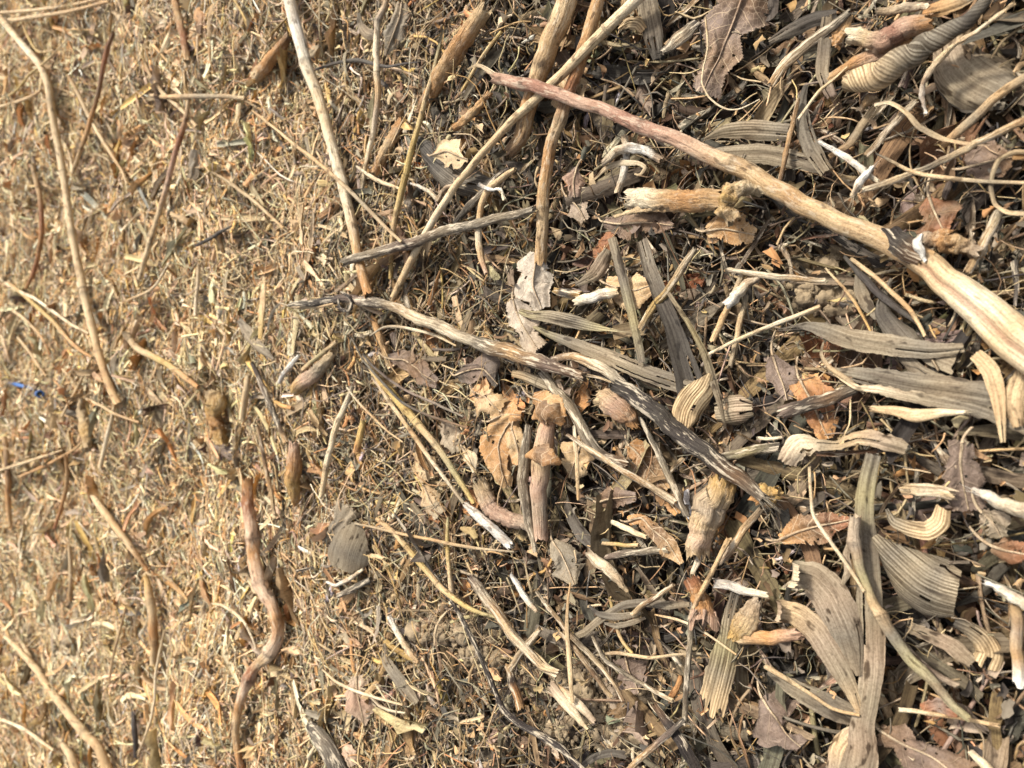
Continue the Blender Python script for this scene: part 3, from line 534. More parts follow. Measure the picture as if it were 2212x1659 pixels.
S('plant_stem', 'stem', 'upright cut stalk piece with a white end at the lower right edge', 'the upright cut stalk', '2194,1312 2196,1360 2197,1420 2200,1470', [22, 23, 23, 24], 'tan,beige,tan,white', 'stem', off=14)
S('straw', 'straw', 'pair-like straw stick left of the small rounded leaf, bottom right', 'the rounded-leaf stick', '1945,1533 1990,1538 2080,1552 2155,1568', [10, 9, 8, 10], 'cream,tan,ltan', off=11)
S('straw', 'straw', 'pale striped stub at the bottom edge near the right corner', 'the pale corner stub', '2102,1628 2125,1650 2150,1680', [14, 20, 20], 'cream,pale', 'straw', off=14)
# ---- top right
LEAF('large dark veined leaf hanging at the top right of centre', 'the large dark veined leaf', '1612,-20 1590,30 1565,90 1545,140 1520,195', [110, 118, 100, 84, 60], 'brown,mauve,brown,mauve', 'leaf', off=13, crumple=2.5, jag=.12, ribcol=(.42, .30, .2))
S('fine_root', 'root', 'long white thread root hooking over the large dark veined leaf', 'the hooked thread root', '1524,38 1529,100 1519,150 1516,180 1529,207 1548,225 1573,237 1600,235 1640,215', [4, 5, 4, 4, 4, 4, 4, 3, 2], 'pale,cream', off=24)
S('bark_piece', 'bark piece', 'black and white bark splinter left of the large dark veined leaf', 'the black and white bark', '1502,52 1480,75 1455,95 1434,112', [20, 30, 28, 14], 'dark,cream,dgrey', 'weath', off=13, flatn=.5, fray=(5, 6, 14))
B('dry_blade', 'dry blade', 'grey upright blade at the top edge right of the slanting pale stem', 'the grey top blade', '1392,-20 1400,25 1408,65 1420,125', [40, 48, 44, 20], 'grey,gtan,grey,dgrey', 'blade', off=8, cup=40)
B('husk_curl', 'husk curl', 'small tan curl between the grey top blade and the bark', 'the small top curl', '1335,62 1358,48 1378,50 1390,64', [4, 24, 28, 18], 'ltan,pale,tan', 'stripe', off=10, cup=60)
S('root_piece', 'root piece', 'white finger-like curved root above the cut wood chunk', 'the white finger-like root', '1306,352 1330,326 1362,318 1392,324 1426,345', [14, 18, 20, 20, 14], 'beige,cream,white,white,beige', 'pith', off=18, rough=.14)
B('dry_blade', 'dry blade', 'cream curling strand just under the white finger-like root', 'the cream curling strand', '1284,388 1310,362 1345,351 1378,352 1394,362 1382,378 1370,376', [4, 9, 12, 12, 9, 8, 3], 'pale,cream,pale', 'husk', off=16, cup=50)
S('root_piece', 'root piece', 'upright white stub below the middle of the finger-like root', 'the upright white stub', '1350,298 1352,340 1346,375 1336,412', [16, 16, 17, 15], 'cream,white,cream', 'pith', off=8, dip=(4, 0))
S('wood_chip', 'wood chunk', 'big cut wood chunk with pale face, below the white finger-like root', 'the big cut chunk', '1368,432 1400,432 1440,430 1500,432 1548,430', [36, 46, 44, 46, 44], 'cream,cream,tan,orange,tan', 'wood', off=12, fray=(12, 8, 8), rough=.1, ns=20)
S('wood_chip', 'splinter', 'long yellow splinter along the lower side of the big cut chunk', 'the long yellow splinter', '1326,466 1370,455 1420,450 1500,452', [5, 13, 15, 10], 'pale,ltan,tan', 'wood', off=17, flatn=.6)
S('root_piece', 'spongy lump', 'spongy tan C-shaped lump at the right end of the cut chunk', 'the spongy C-shaped lump', '1578,470 1568,446 1574,424 1592,408 1618,404 1642,416', [30, 40, 40, 38, 34, 20], 'ltan,gold,pale,pale', 'knob', off=22, rough=.22, ns=22)
LEAF('folded brown leaf underneath the big cut chunk', 'the folded brown leaf', '1306,478 1350,482 1400,480 1456,484', [30, 50, 46, 14], 'mauve,brown,mauve', 'leafd', off=6, crumple=5)
LEAF('tan veined leaf under the spongy lump', 'the tan veined leaf', '1528,500 1560,494 1590,498 1628,505', [30, 62, 66, 30], 'tan,orange,tan', 'leaf', off=6)
LEAF('pale beige leaf at the foot of the long orange-tan stalk', 'the pale beige leaf', '1160,548 1155,580 1152,620 1170,665', [36, 84, 88, 30], 'ash,ash,ash', 'leafd', off=12, crumple=1.5)
LEAF('lower beige leaf touching the long weathered twig', 'the lower beige leaf', '1110,648 1120,680 1138,715 1160,752', [24, 60, 64, 40], 'ash,beige', 'leafd', off=9, crumple=2)
LEAF('pinkish pointed leaf right of the long orange-tan stalk', 'the pinkish pointed leaf', '1248,362 1240,395 1242,425', [10, 54, 20], 'mauve,pink,mauve', 'leafd', off=7)
LEAF('small pinkish leaf left of the folded brown leaf', 'the small pinkish leaf', '1225,425 1245,445 1262,475', [14, 46, 24], 'mauve,beige', 'leafd', off=6)
LEAF('pale tan leaf piece right of the long orange-tan stalk near the reddish stem', 'the pale upper scrap', '1200,170 1218,200 1230,235', [20, 60, 30], 'ltan,tan', 'leaf', off=5)
LEAF('thin tan translucent leaf above the middle of the reddish stem', 'the thin tan leaf', '1215,165 1238,190 1255,215', [30, 62, 30], 'tan,ltan', 'leaf', off=4)
B('dry_blade', 'dry blade', 'ribbed grey blade tucked below the large dark veined leaf', 'the ribbed tucked blade', '1522,300 1560,284 1610,280 1700,286', [6, 34, 44, 36], 'gtan,gtan,grey', 'stripe', off=10, cup=50)
B('dry_blade', 'dry blade', 'lower ribbed blade right of the reddish stem', 'the lower ribbed blade', '1490,338 1560,335 1650,332 1720,345 1775,362', [10, 34, 42, 40, 26], 'grey,gtan,gtan,grey', 'blade', off=8, cup=45)
B('dry_blade', 'dry blade', 'curved grey blade ending left of the white crossed roots', 'the curved grey blade', '1740,185 1730,225 1738,280 1756,325 1784,368', [10, 26, 34, 36, 26], 'dgrey,grey,grey,gtan', 'blade', off=13, cup=70)
B('dry_blade', 'dry blade', 'short upright grey blade above the curved grey blade', 'the short upright blade', '1786,38 1782,80 1778,120 1776,160 1795,208', [22, 28, 28, 26, 20], 'gtan,grey,gtan,mauve', 'husk', off=14, cup=50)
B('dry_blade', 'dry blade', 'dark diagonal blade near the top, right of the large veined leaf', 'the dark diagonal blade', '1662,90 1700,70 1750,45 1805,28', [12, 30, 32, 20], 'grey,dgrey,dgrey', 'blade', off=12, cup=50)
S('plant_stem', 'stem', 'tan ridged stalk below the dark diagonal blade', 'the tan ridged stalk', '1668,178 1700,135 1755,88 1832,28', [18, 24, 24, 16], 'tan,gtan,grey', 'weath', off=10, flatn=.5)
LEAF('narrow orange leaf scrap above the pinkish root chunk', 'the narrow orange scrap', '1800,95 1820,70 1838,32', [30, 36, 10], 'orange,tan', 'leaf', off=9, rib=False)
S('root_piece', 'root piece', 'thin white root slanting right of the spongy lump, crossing a stub', 'the thin white root', '1771,306 1795,320 1825,338 1860,364 1895,392', [8, 12, 13, 14, 8], 'white,white,cream', 'pith', off=19, rough=.1)
S('root_piece', 'root piece', 'short shaggy white root crossing the lower end of the thin white root', 'the shaggy white root', '1882,362 1866,382 1850,404 1842,424', [10, 17, 18, 10], 'white,white,cream', 'pith', off=23, fray=(3, 7, 16), rough=.2)
S('fine_root', 'strand', 'pale twisting strand dropping from the upper right corner', 'the pale twisting strand', '2190,8 2109,67 2060,98 2034,124 2008,155 1996,180 1990,205 2000,245', [6, 8, 10, 10, 15, 12, 10, 6], 'ltan,cream,pale,beige,white', 'pith', off=31, rough=.2)
B('dry_blade', 'dry strand', 'curving pale ribbon below the tightly rolled husk', 'the curving pale ribbon', '1889,225 1915,220 1940,230 1962,248 1985,275 2030,296 2080,306 2138,312', [8, 11, 12, 13, 13, 12, 11, 7], 'cream,pale,gtan,ltan,beige', 'husk', off=25, cup=70, twist=[20, 40, 20, 50, 30])
S('root_piece', 'root piece', 'knobbly root scrap at the left end of the curving pale ribbon', 'the knobbly left scrap', '1852,232 1870,226 1895,212', [8, 18, 14], 'beige,tan,ltan', 'knob', off=16, rough=.25)
S('straw', 'straw', 'straight ridged pale stalk behind the curving pale ribbon', 'the straight ridged stalk', '1873,335 1910,292 1945,252 1974,222', [12, 16, 16, 12], 'pale,beige,cream', 'weath', off=14, flatn=.6)
B('dry_blade', 'dry strand', 'tan strip slanting left of the straight ridged stalk', 'the tan slanting strip', '1792,338 1835,310 1860,270 1890,232', [10, 16, 16, 8], 'tan,gtan,ltan', 'husk', off=11, cup=60)
S('plant_stem', 'stem', 'long speckled stalk from the thin white root to the right edge', 'the long speckled stalk', '1864,410 1930,390 1992,367 2050,340 2109,308 2160,285 2235,250', [12, 15, 15, 15, 16, 17, 17], 'cream,pale,grey,pale,ltan,tan', 'weath', off=20, fray=(6, 0, 7))
S('straw', 'straw', 'long arched tan straw under the speckled stalk, reaching the right edge', 'the long arched straw', '1892,332 1920,345 1959,366 2000,378 2042,384 2120,392 2235,396', [4, 7, 9, 10, 9, 8, 8], 'dgrey,ltan,pale,gtan,ltan', off=24)
S('plant_stem', 'stem', 'tan stalk slanting up to the right edge beside the broad crumpled husk', 'the slanting edge stalk', '2040,312 2069,286 2110,250 2160,205 2235,155', [16, 20, 20, 20, 20], 'tan,gtan,tan,gtan', off=14)
B('dry_blade', 'dry strand', 'looping thin ribbon at the right edge above the speckled stem joint', 'the looping ribbon', '2230,330 2190,330 2160,345 2146,375 2142,405 2150,440 2180,458 2235,462', [10, 12, 10, 10, 12, 12, 12, 12], 'ltan,pale,gtan,pale,gtan', 'husk', off=26, cup=60, twist=[40, 20, 50, 20])
LEAF('mauve-brown leaf behind the looping ribbon at right', 'the mauve leaf by the loop', '2090,360 2120,352 2150,345 2185,340', [40, 66, 66, 40], 'mauve,brown', 'leafd', off=6)
LEAF('reddish-brown pointed leaf above the dark collar of the reddish stem', 'the reddish pointed leaf', '2005,425 2012,450 2025,475 2040,500', [12, 70, 96, 60], 'rust,brown,rust', 'leafd', off=8, crumple=3)
S('root_piece', 'root clump', 'rough knobbly root clump right of the white tuft', 'the rough root clump', '2005,520 2035,520 2070,530 2110,538', [28, 40, 44, 24], 'beige,orange,tan,beige', 'knob', off=12, rough=.28, ns=20)
S('plant_stem', 'stem', 'short tan stalk standing above the split end near the right edge', 'the short standing stalk', '2155,462 2138,500 2118,540 2092,585', [20, 20, 19, 18], 'gtan,ltan,tan,ltan', 'weath', off=10)
S('straw', 'straw', 'thin brown-streaked stick left of the curved grey blade', 'the thin streaked stick', '1725,215 1712,270 1698,330 1684,395', [8, 11, 11, 9], 'ltan,tan,brown', 'weath', off=17)
S('straw', 'straw', 'thin diagonal straw from the short upright blade toward the veined leaf', 'the thin diagonal straw', '1830,145 1800,172 1772,195 1750,222 1726,256', [4, 5, 8, 6, 6], 'pale,ltan,cream', off=22)
# ---- centre / left-centre
S('plant_stem', 'stem', 'pale hollow cut stick end against the pale veined leaf', 'the pale hollow stick', '1251,648 1275,644 1300,636 1335,630', [22, 24, 24, 20], 'cream,white,pale', 'pith', off=12, fray=(4, 0, 4))
S('bark_piece', 'bark piece', 'blackened chunk with golden ends left of the pale hollow stick', 'the blackened chunk', '1199,628 1215,632 1235,634 1252,638', [12, 20, 20, 18], 'gold,dark,dgrey,gold', 'weath', off=10, fray=(3, 5, 5))
LEAF('pale tan leaf with white veins under the narrow crossing blade', 'the white-veined leaf', '1312,612 1340,620 1375,625 1410,615', [30, 74, 84, 40], 'tan,ltan,tan', 'leaf', off=9, crumple=3.5)
S('plant_stem', 'stem', 'tan bent stalk passing behind the folded dark blade', 'the tan bent stalk', '1500,540 1466,590 1439,632 1405,672 1386,706', [14, 16, 16, 18, 16], 'gtan,ltan,yellow,ltan', 'weath', off=11)
S('straw', 'straw', 'left of two tan sticks standing over the soil right of the folded blade', 'the left soil stick', '1606,590 1590,625 1573,660 1556,700 1539,735', [12, 14, 14, 14, 13], 'gtan,ltan,tan,ltan', off=14)
S('straw', 'straw', 'right of two tan sticks standing over the soil, thinner', 'the right soil stick', '1612,640 1600,690 1588,740 1577,790', [12, 13, 12, 10], 'gtan,ltan,gtan', off=10)
S('root_piece', 'root piece', 'whitish broken root chunk at the top of the two soil sticks', 'the whitish broken chunk', '1578,654 1592,636 1610,618 1636,602', [20, 26, 22, 16], 'white,cream,beige', 'pith', off=17, rough=.15)
S('straw', 'straw', 'pale streaked stick lying level above the soil patch', 'the pale level stick', '1573,582 1620,590 1680,598 1740,603 1780,606', [8, 13, 14, 14, 10], 'pale,cream,cream,tan,cream', 'weath', off=20, fray=(4, 0, 6))
S('straw', 'straw', 'long slim white straw slanting up through the soil patch', 'the slim white straw', '1534,764 1580,740 1640,714 1700,690 1768,664', [7, 9, 9, 10, 10], 'cream,pale,cream,ltan', off=18)
S('plant_stem', 'stem', 'bent jointed straw stem rising right of the soil patch', 'the bent jointed straw', '1840,560 1880,590 1920,625 1962,665 1985,700 1998,725', [8, 10, 10, 10, 9, 7], 'ltan,ltan,tan,pale', off=17, nodes=((.78, .3),))
S('twig', 'twig', 'slim dark twig crossing behind the bent jointed straw', 'the slim dark twig', '1825,555 1860,595 1905,640 1950,675 1985,700', [8, 14, 16, 14, 8], 'dgrey,dark,dgrey', 'stem', off=11)
S('straw', 'straw', 'thin ochre straw left of the bent jointed straw over the soil', 'the thin ochre straw', '1784,580 1820,620 1848,655 1868,690 1880,715', [4, 6, 7, 6, 4], 'pale,tan,gold', off=14)
S('root_piece', 'root chunk', 'frayed orange root chunk touching the frayed barked twig', 'the frayed orange chunk', '1300,858 1325,872 1350,895 1368,915', [34, 50, 46, 24], 'ltan,pink,orange', 'wood', off=12, fray=(16, 5, 12), rough=.15)
S('root_piece', 'root chunk', 'largest peach root chunk with a golden spongy top, right of centre', 'the largest peach chunk', '1560,1046 1545,1075 1528,1110 1515,1150 1504,1188', [50, 64, 58, 50, 52], 'gold,ltan,beige,ltan,peach,ltan', 'wood', off=9, fray=(14, 18, 8), rough=.15, ns=26, lump=(1.7, 650))
S('root_piece', 'root chunk', 'round golden broken root end where the barked twig frays', 'the round golden end', '1644,1078 1660,1070 1680,1066', [34, 40, 28], 'orange,gold,gold', 'knob', off=10, fray=(3, 9, 4), rough=.15)
o, p = S('plant_stem', 'stem', 'thick pinkish upright stalk wrapped with veined leaf flaps', 'the thick pinkish stalk', '1185,880 1180,930 1172,985 1168,1040 1166,1100 1169,1158', [30, 40, 42, 38, 34, 30], 'orange,pink,ltan,pink,beige,pink', 'stem', off=9, rough=.04, nodes=((.35, .1),))
for pt, wd in (('1146,905 1165,893 1190,893 1215,915', [10, 56, 62, 14]), ('1136,985 1160,983 1185,990 1208,1004', [8, 44, 46, 10])):
    q_, pp = path3(pts_of(pt), 26, wd, (0, 0), 20); link('leaf_flap', sheet(q_, pp, cols_of('orange,brown,orange', 20), nv=15, crumple=.0024, cr_scale=170, jag=.14, lobes=7, cup=110, seed=int(wd[1]), notch=.5), MT['leaf'], o)
S('plant_stem', 'stem', 'grey furrowed stick standing just left of the thick pinkish stalk', 'the grey furrowed stick', '1142,926 1134,980 1130,1040 1138,1100 1156,1190', [16, 26, 26, 22, 10], 'grey,gtan,grey,cream', 'weath', off=13, fray=(9, 3, 7))
S('root_piece', 'root piece', 'bent pinkish root running into the foot of the pinkish stalk', 'the bent pinkish root', '1040,1052 1052,1082 1078,1112 1110,1126 1145,1134', [36, 38, 34, 34, 30], 'ltan,pink,pink,beige', 'wood', off=6, fray=(10, 0, 10), rough=.1)
LEAF('large tan leaf with white net veins left of the grey furrowed stick', 'the large net-veined leaf', '1112,896 1090,925 1078,965 1082,1010 1096,1052', [16, 66, 92, 74, 18], 'tan,orange,tan', 'leaf', off=8, crumple=4)
LEAF('crumpled tan leaf at upper left of the net-veined leaf', 'the crumpled tan leaf', '1020,850 1050,865 1080,885', [40, 70, 40], 'orange,ltan,tan', 'leaf', off=8, crumple=6)
LEAF('tan veined leaf right of the thick pinkish stalk', 'the right-hand veined leaf', '1262,945 1250,975 1240,1010 1232,1032', [30, 66, 70, 24], 'tan,ltan', 'leaf', off=7, crumple=3)
S('straw', 'straw', 'thin cream upright splinter over the right-hand veined leaf', 'the cream upright splinter', '1240,922 1244,970 1247,1020 1249,1078', [7, 10, 9, 6], 'cream,pale,tan', off=18, flatn=.6)
S('straw', 'straw', 'long striped stick below the split hollow stem', 'the long striped stick', '1226,940 1280,975 1339,1013 1400,1048 1456,1082', [8, 12, 12, 15, 16], 'beige,pale,tan,cream', 'weath', off=17)
S('twig', 'twig', 'slim dark-streaked stick right of the long striped stick', 'the slim streaked stick', '1383,903 1402,940 1425,985 1450,1040 1482,1112', [9, 12, 15, 16, 14], 'dgrey,grey,gtan,grey', 'weath', off=13)
LEAF('dark brown curled leaf below the long striped stick', 'the dark curled leaf', '1292,1085 1320,1076 1350,1072 1372,1072', [24, 54, 46, 20], 'brown,mauve', 'leafd', off=7)
LEAF('orange-brown torn leaf between the striped stick and the barked twig', 'the orange torn leaf', '1360,960 1385,990 1410,1020 1440,1055', [30, 70, 60, 30], 'orange,brown,tan', 'leaf', off=5, crumple=5)
LEAF('pinkish small leaf under the split in the weathered twig', 'the pinkish under-twig leaf', '1195,825 1208,850 1232,880', [20, 44, 20], 'beige,mauve', 'leafd', off=7)
S('plant_stem', 'stem', 'olive cut stalk right of the barked twig', 'the olive cut stalk', '1563,986 1600,978 1640,970 1680,966', [18, 22, 22, 20], 'grey,olive,dgrey', 'weath', off=6)
LEAF('brown curled leaf right of the tan stem junction, above the weathered net', 'the brown curled leaf', '838,770 870,775 905,795 940,825', [16, 44, 56, 26], 'mauve,brown,mauve', 'leafd', off=6, crumple=5)
LEAF('dark grey lobed leaf below the long weathered twig', 'the dark grey lobed leaf', '985,810 1015,800 1045,800 1075,830', [20, 64, 66, 20], 'dgrey,mauve,dgrey', 'leafd', off=8, crumple=3, jag=.4)
LEAF('curled tan leaf wrapped over the top of the thick pinkish stalk', 'the wrapped top leaf', '1148,862 1172,870 1196,880 1214,902', [26, 62, 66, 20], 'orange,tan,orange', 'leaf', off=24, crumple=4, cup=90)
LEAF('broken brown leaf piece right of the stalk top, curled at its edge', 'the broken curled piece', '1206,868 1222,892 1228,922', [20, 48, 22], 'orange,brown', 'leaf', off=15, crumple=4)
LEAF('tan leaf fragment wedged between net-veined leaf and furrowed stick', 'the wedged leaf fragment', '1108,930 1118,960 1120,1000', [30, 54, 30], 'tan,ltan,orange', 'leaf', off=14, crumple=4, cup=70)
LEAF('upper curled edge leaf above the large net-veined leaf', 'the upper edge leaf', '1060,905 1090,893 1125,895', [24, 54, 26], 'tan,orange', 'leaf', off=12, crumple=5, cup=80)
LEAF('pale tan leaf shred left of the bent pinkish root', 'the pale leaf shred', '1000,965 1015,990 1022,1020', [20, 36, 14], 'ltan,cream', 'leaf', off=10, crumple=4)
LEAF('brown leaf bit under the cut straw end right of the golden chunk', 'the brown bit by the golden chunk', '1415,1055 1440,1080 1460,1110', [24, 44, 24], 'brown,orange', 'leafd', off=6, crumple=4)
LEAF('pale crumpled leaf scrap left of the net-veined leaf', 'the pale crumpled scrap', '965,912 975,940 985,975', [26, 50, 26], 'beige,gtan', 'leafd', off=8, crumple=5, rib=False)
LEAF('upper tan veined leaf left of the bent pinkish root', 'the upper left veined leaf', '905,975 915,1005 925,1035', [30, 66, 30], 'tan,ltan', 'leaf', off=5)
LEAF('lower ragged tan leaf left of the white stick', 'the lower ragged leaf', '915,1050 930,1080 950,1110', [20, 44, 30], 'tan,gtan', 'leaf', off=5)
S('plant_stem', 'stem', 'long yellow-olive stem slanting down to the white stick', 'the long yellow stem', '793,775 815,820 843,845 886,895 943,962 986,1028 1022,1085', [14, 17, 18, 18, 14, 14, 9], 'ltan,yellow,yellow,ltan,olive,yellow', off=12, nodes=((.65, .15),), dip=(6, 0))
S('plant_stem', 'stem', 'slim beige jointed stem parallel below the long yellow stem', 'the slim beige stem', '806,815 830,850 853,885 890,935 920,978 970,1046 1000,1085', [8, 9, 9, 10, 9, 8, 7], 'beige,pale,tan,cream,gtan', off=15, nodes=((.5, .2),))
S('twig', 'strand', 'wiry dark strand looping over the long yellow stem', 'the wiry dark strand', '785,765 805,790 838,818 880,845 940,872 1000,900', [5, 6, 6, 6, 6, 4], 'dgrey,mauve,grey', 'stem', off=22)
S('twig', 'strand', 'lower wiry dark strand running right beneath the yellow stem', 'the lower wiry strand', '760,730 786,780 830,830 870,870 920,895 1010,925', [4, 5, 6, 6, 6, 5], 'grey,dgrey,brown', 'stem', off=19)
S('plant_stem', 'stem', 'cream upright stem piece with a broken lower end, left of the yellow stem', 'the cream upright piece', '760,838 750,865 735,900 722,935 712,975 703,1020 695,1072', [10, 12, 14, 13, 13, 13, 12], 'gtan,cream,pale,cream,ltan,pale', off=15, fray=(0, 5, 6), nodes=((.75, .12),))
S('plant_stem', 'stem', 'short golden split straw right of the cream upright piece', 'the short golden straw', '784,912 778,940 772,972', [12, 15, 16], 'yellow,gold,orange', off=13, fray=(0, 5, 6))
S('root_piece', 'root piece', 'small white root stub left of the olive-cut straw, upper left of centre', 'the small white stub', '645,770 630,785 615,805 603,826', [8, 11, 11, 8], 'white,white', 'pith', off=10, rough=.15)
S('straw', 'straw', 'short tan cut straw lying beside the small white stub', 'the short cut straw', '726,738 705,756 680,776 656,796', [9, 10, 10, 10], 'ltan,olive,ltan', off=12)
S('root_piece', 'husk piece', 'pinkish bulging husk piece with frayed left end below the cut straw', 'the pinkish husk piece', '720,765 700,788 672,812 640,838', [16, 26, 32, 26], 'ltan,gtan,pink,gold', 'wood', off=5, fray=(0, 9, 7), rough=.12)
S('root_piece', 'root chunk', 'orange ridged spindle chunk left of the cream upright piece', 'the orange ridged spindle', '634,965 636,1000 632,1035 636,1068 638,1090', [22, 32, 36, 26, 8], 'pink,orange,gold,orange', 'wood', off=7)
S('twig', 'twig', 'dark jointed stem descending at left of the orange ridged spindle', 'the dark jointed stem', '545,785 568,838 586,880 600,915 618,955', [9, 13, 13, 13, 12], 'dgrey,mauve,grey,dgrey,tan', 'weath', off=10, nodes=((.55, .25),))
S('straw', 'straw', 'straight brown-streaked stick left of the dark jointed stem foot', 'the brown-streaked stick', '556,922 566,965 576,1020 586,1065 592,1108', [7, 9, 9, 9, 8], 'ltan,brown,tan,ltan', 'weath', off=11)
S('straw', 'straw', 'upright flat yellow straw with a pointed top, left of centre', 'the pointed flat straw', '571,600 568,640 565,690 562,730', [5, 15, 15, 10], 'pale,ltan,yellow', off=10, flatn=.5)
S('wood_chip', 'wood chip', 'tiny bright orange chip left of the cream upright piece', 'the tiny orange chip', '595,868 610,876 630,881', [7, 11, 8], 'gold,orange', 'straw', off=11)
S('fine_root', 'strand', 'cream arched thread under the long weathered twig', 'the cream arched thread', '800,725 826,708 856,705 886,710 920,718 950,728 985,747', [4, 6, 6, 7, 7, 6, 4], 'gtan,cream,pale', off=18)
S('plant_stem', 'stem', 'thin thread-like stem looping down left of the yellow stem', 'the looping thread stem', '750,838 775,870 805,900 835,930 870,955', [4, 5, 5, 4, 3], 'cream,tan,pale', off=19)
LEAF('tiny green downy sprig above the pale beige leaf', 'the tiny green sprig', '1052,575 1062,588 1075,600', [10, 24, 12], 'olive,olive', 'leafd', off=14, rib=False, crumple=5)
S('plant_stem', 'stem', 'tan stem hooking down from a white bud left of the orange-tan stalk', 'the hooked tan stem', '1112,365 1078,390 1055,412 1040,440 1034,480 1034,525 1040,560 1050,590', [9, 14, 14, 14, 14, 15, 14, 9], 'ltan,pale,ltan,tan,cream,tan,pink', off=15, rough=.1)
S('fine_root', 'root', 'white bud root crossing the hooked tan stem', 'the white bud root', '1036,398 1048,406 1065,410 1082,408 1090,430', [9, 8, 6, 6, 8], 'white,white,cream', 'pith', off=24)
S('fine_root', 'root', 'white curled root left of the dark grey husk', 'the white curled root', '888,397 905,402 928,414 945,432 955,412 972,402 1005,402', [4, 8, 9, 12, 8, 7, 4], 'white,cream,beige,cream', 'pith', off=16, rough=.2)
B('dry_blade', 'dry husk', 'dark grey ribbed husk left of the hooked tan stem', 'the dark grey husk', '902,300 925,325 955,355 995,385 1050,400', [14, 60, 84, 66, 30], 'dgrey,dgrey,grey,dgrey', 'stripe', off=9, cup=80, nv=17)
LEAF('cream skeleton leaf lying on the dark grey husk', 'the cream skeleton leaf', '935,335 960,325 985,335 1010,345', [14, 46, 44, 14], 'ltan,pale', 'leaf', off=19, crumple=3, jag=.4)
LEAF('long grey-tan leaf standing near the top edge beside a pale stem', 'the long grey-tan top leaf', '868,8 862,40 848,78 832,120', [24, 44, 40, 8], 'gtan,grey,gtan', 'leafd', off=9, crumple=1)
B('husk_curl', 'husk curl', 'small grey curl left of the pale stem near the top', 'the small grey top curl', '775,28 778,52 790,70 812,76', [8, 20, 24, 16], 'grey,gtan,grey', 'blade', off=8, cup=70)
S('plant_stem', 'stem', 'pale jointed stem at the top, between the cream stem and mustard stem', 'the pale jointed top stem', '838,-20 830,15 817,45 813,100 814,150 816,200 812,250 803,300 790,360 783,408', [13, 14, 14, 14, 14, 13, 12, 12, 10, 8], 'tan,beige,cream,cream,tan,beige,cream,pale,gtan', off=10, dip=(0, 8), nodes=((.15, .2), (.3, .2), (.42, .15)))
S('twig', 'strand', 'thin black strand crossing left to right behind the pale jointed top stem', 'the thin black strand', '683,150 720,138 770,129 805,137 836,144 870,138 903,134', [5, 6, 8, 9, 8, 6, 3], 'dark,dgrey,dark', 'stem', off=8)
S('plant_stem', 'stem', 'slim brown stem slanting across the smooth cream stem', 'the slim brown slanting stem', '545,240 595,278 640,316 680,345 720,380 770,425 820,478 866,522', [5, 6, 7, 8, 9, 9, 8, 6], 'tan,ltan,tan,gtan,ltan', off=22)
S('straw', 'straw', 'pale split straw right of the slim brown slanting stem', 'the pale split straw', '772,360 795,378 820,392 865,408', [5, 9, 8, 5], 'cream,pale', off=13)
S('twig', 'twig', 'thick dark piece above the right end of the furrowed twig', 'the thick dark piece', '986,478 1010,448 1040,418 1075,380 1100,365', [12, 17, 17, 14, 9], 'dgrey,grey,dark', 'weath', off=10)
S('plant_stem', 'stem', 'orange stem section above the dark grey husk', 'the orange stem section', '984,275 1010,255 1035,228 1056,202', [15, 17, 16, 12], 'orange,tan,orange', 'wood', off=6)
S('plant_stem', 'stem', 'orange-brown broken stalk left of the top of the cream stem', 'the orange-brown broken stalk', '556,162 580,135 602,108 625,80', [26, 28, 26, 18], 'ltan,orange,orange,brown', 'wood', off=3, rough=.12, fray=(4, 4, 5))
S('straw', 'straw', 'yellow thin stem left of the thickest tan stalk, near the top edge', 'the yellow top straw', '1082,70 1058,100 1030,142 998,195', [7, 8, 8, 6], 'yellow,ltan,yellow', off=8)
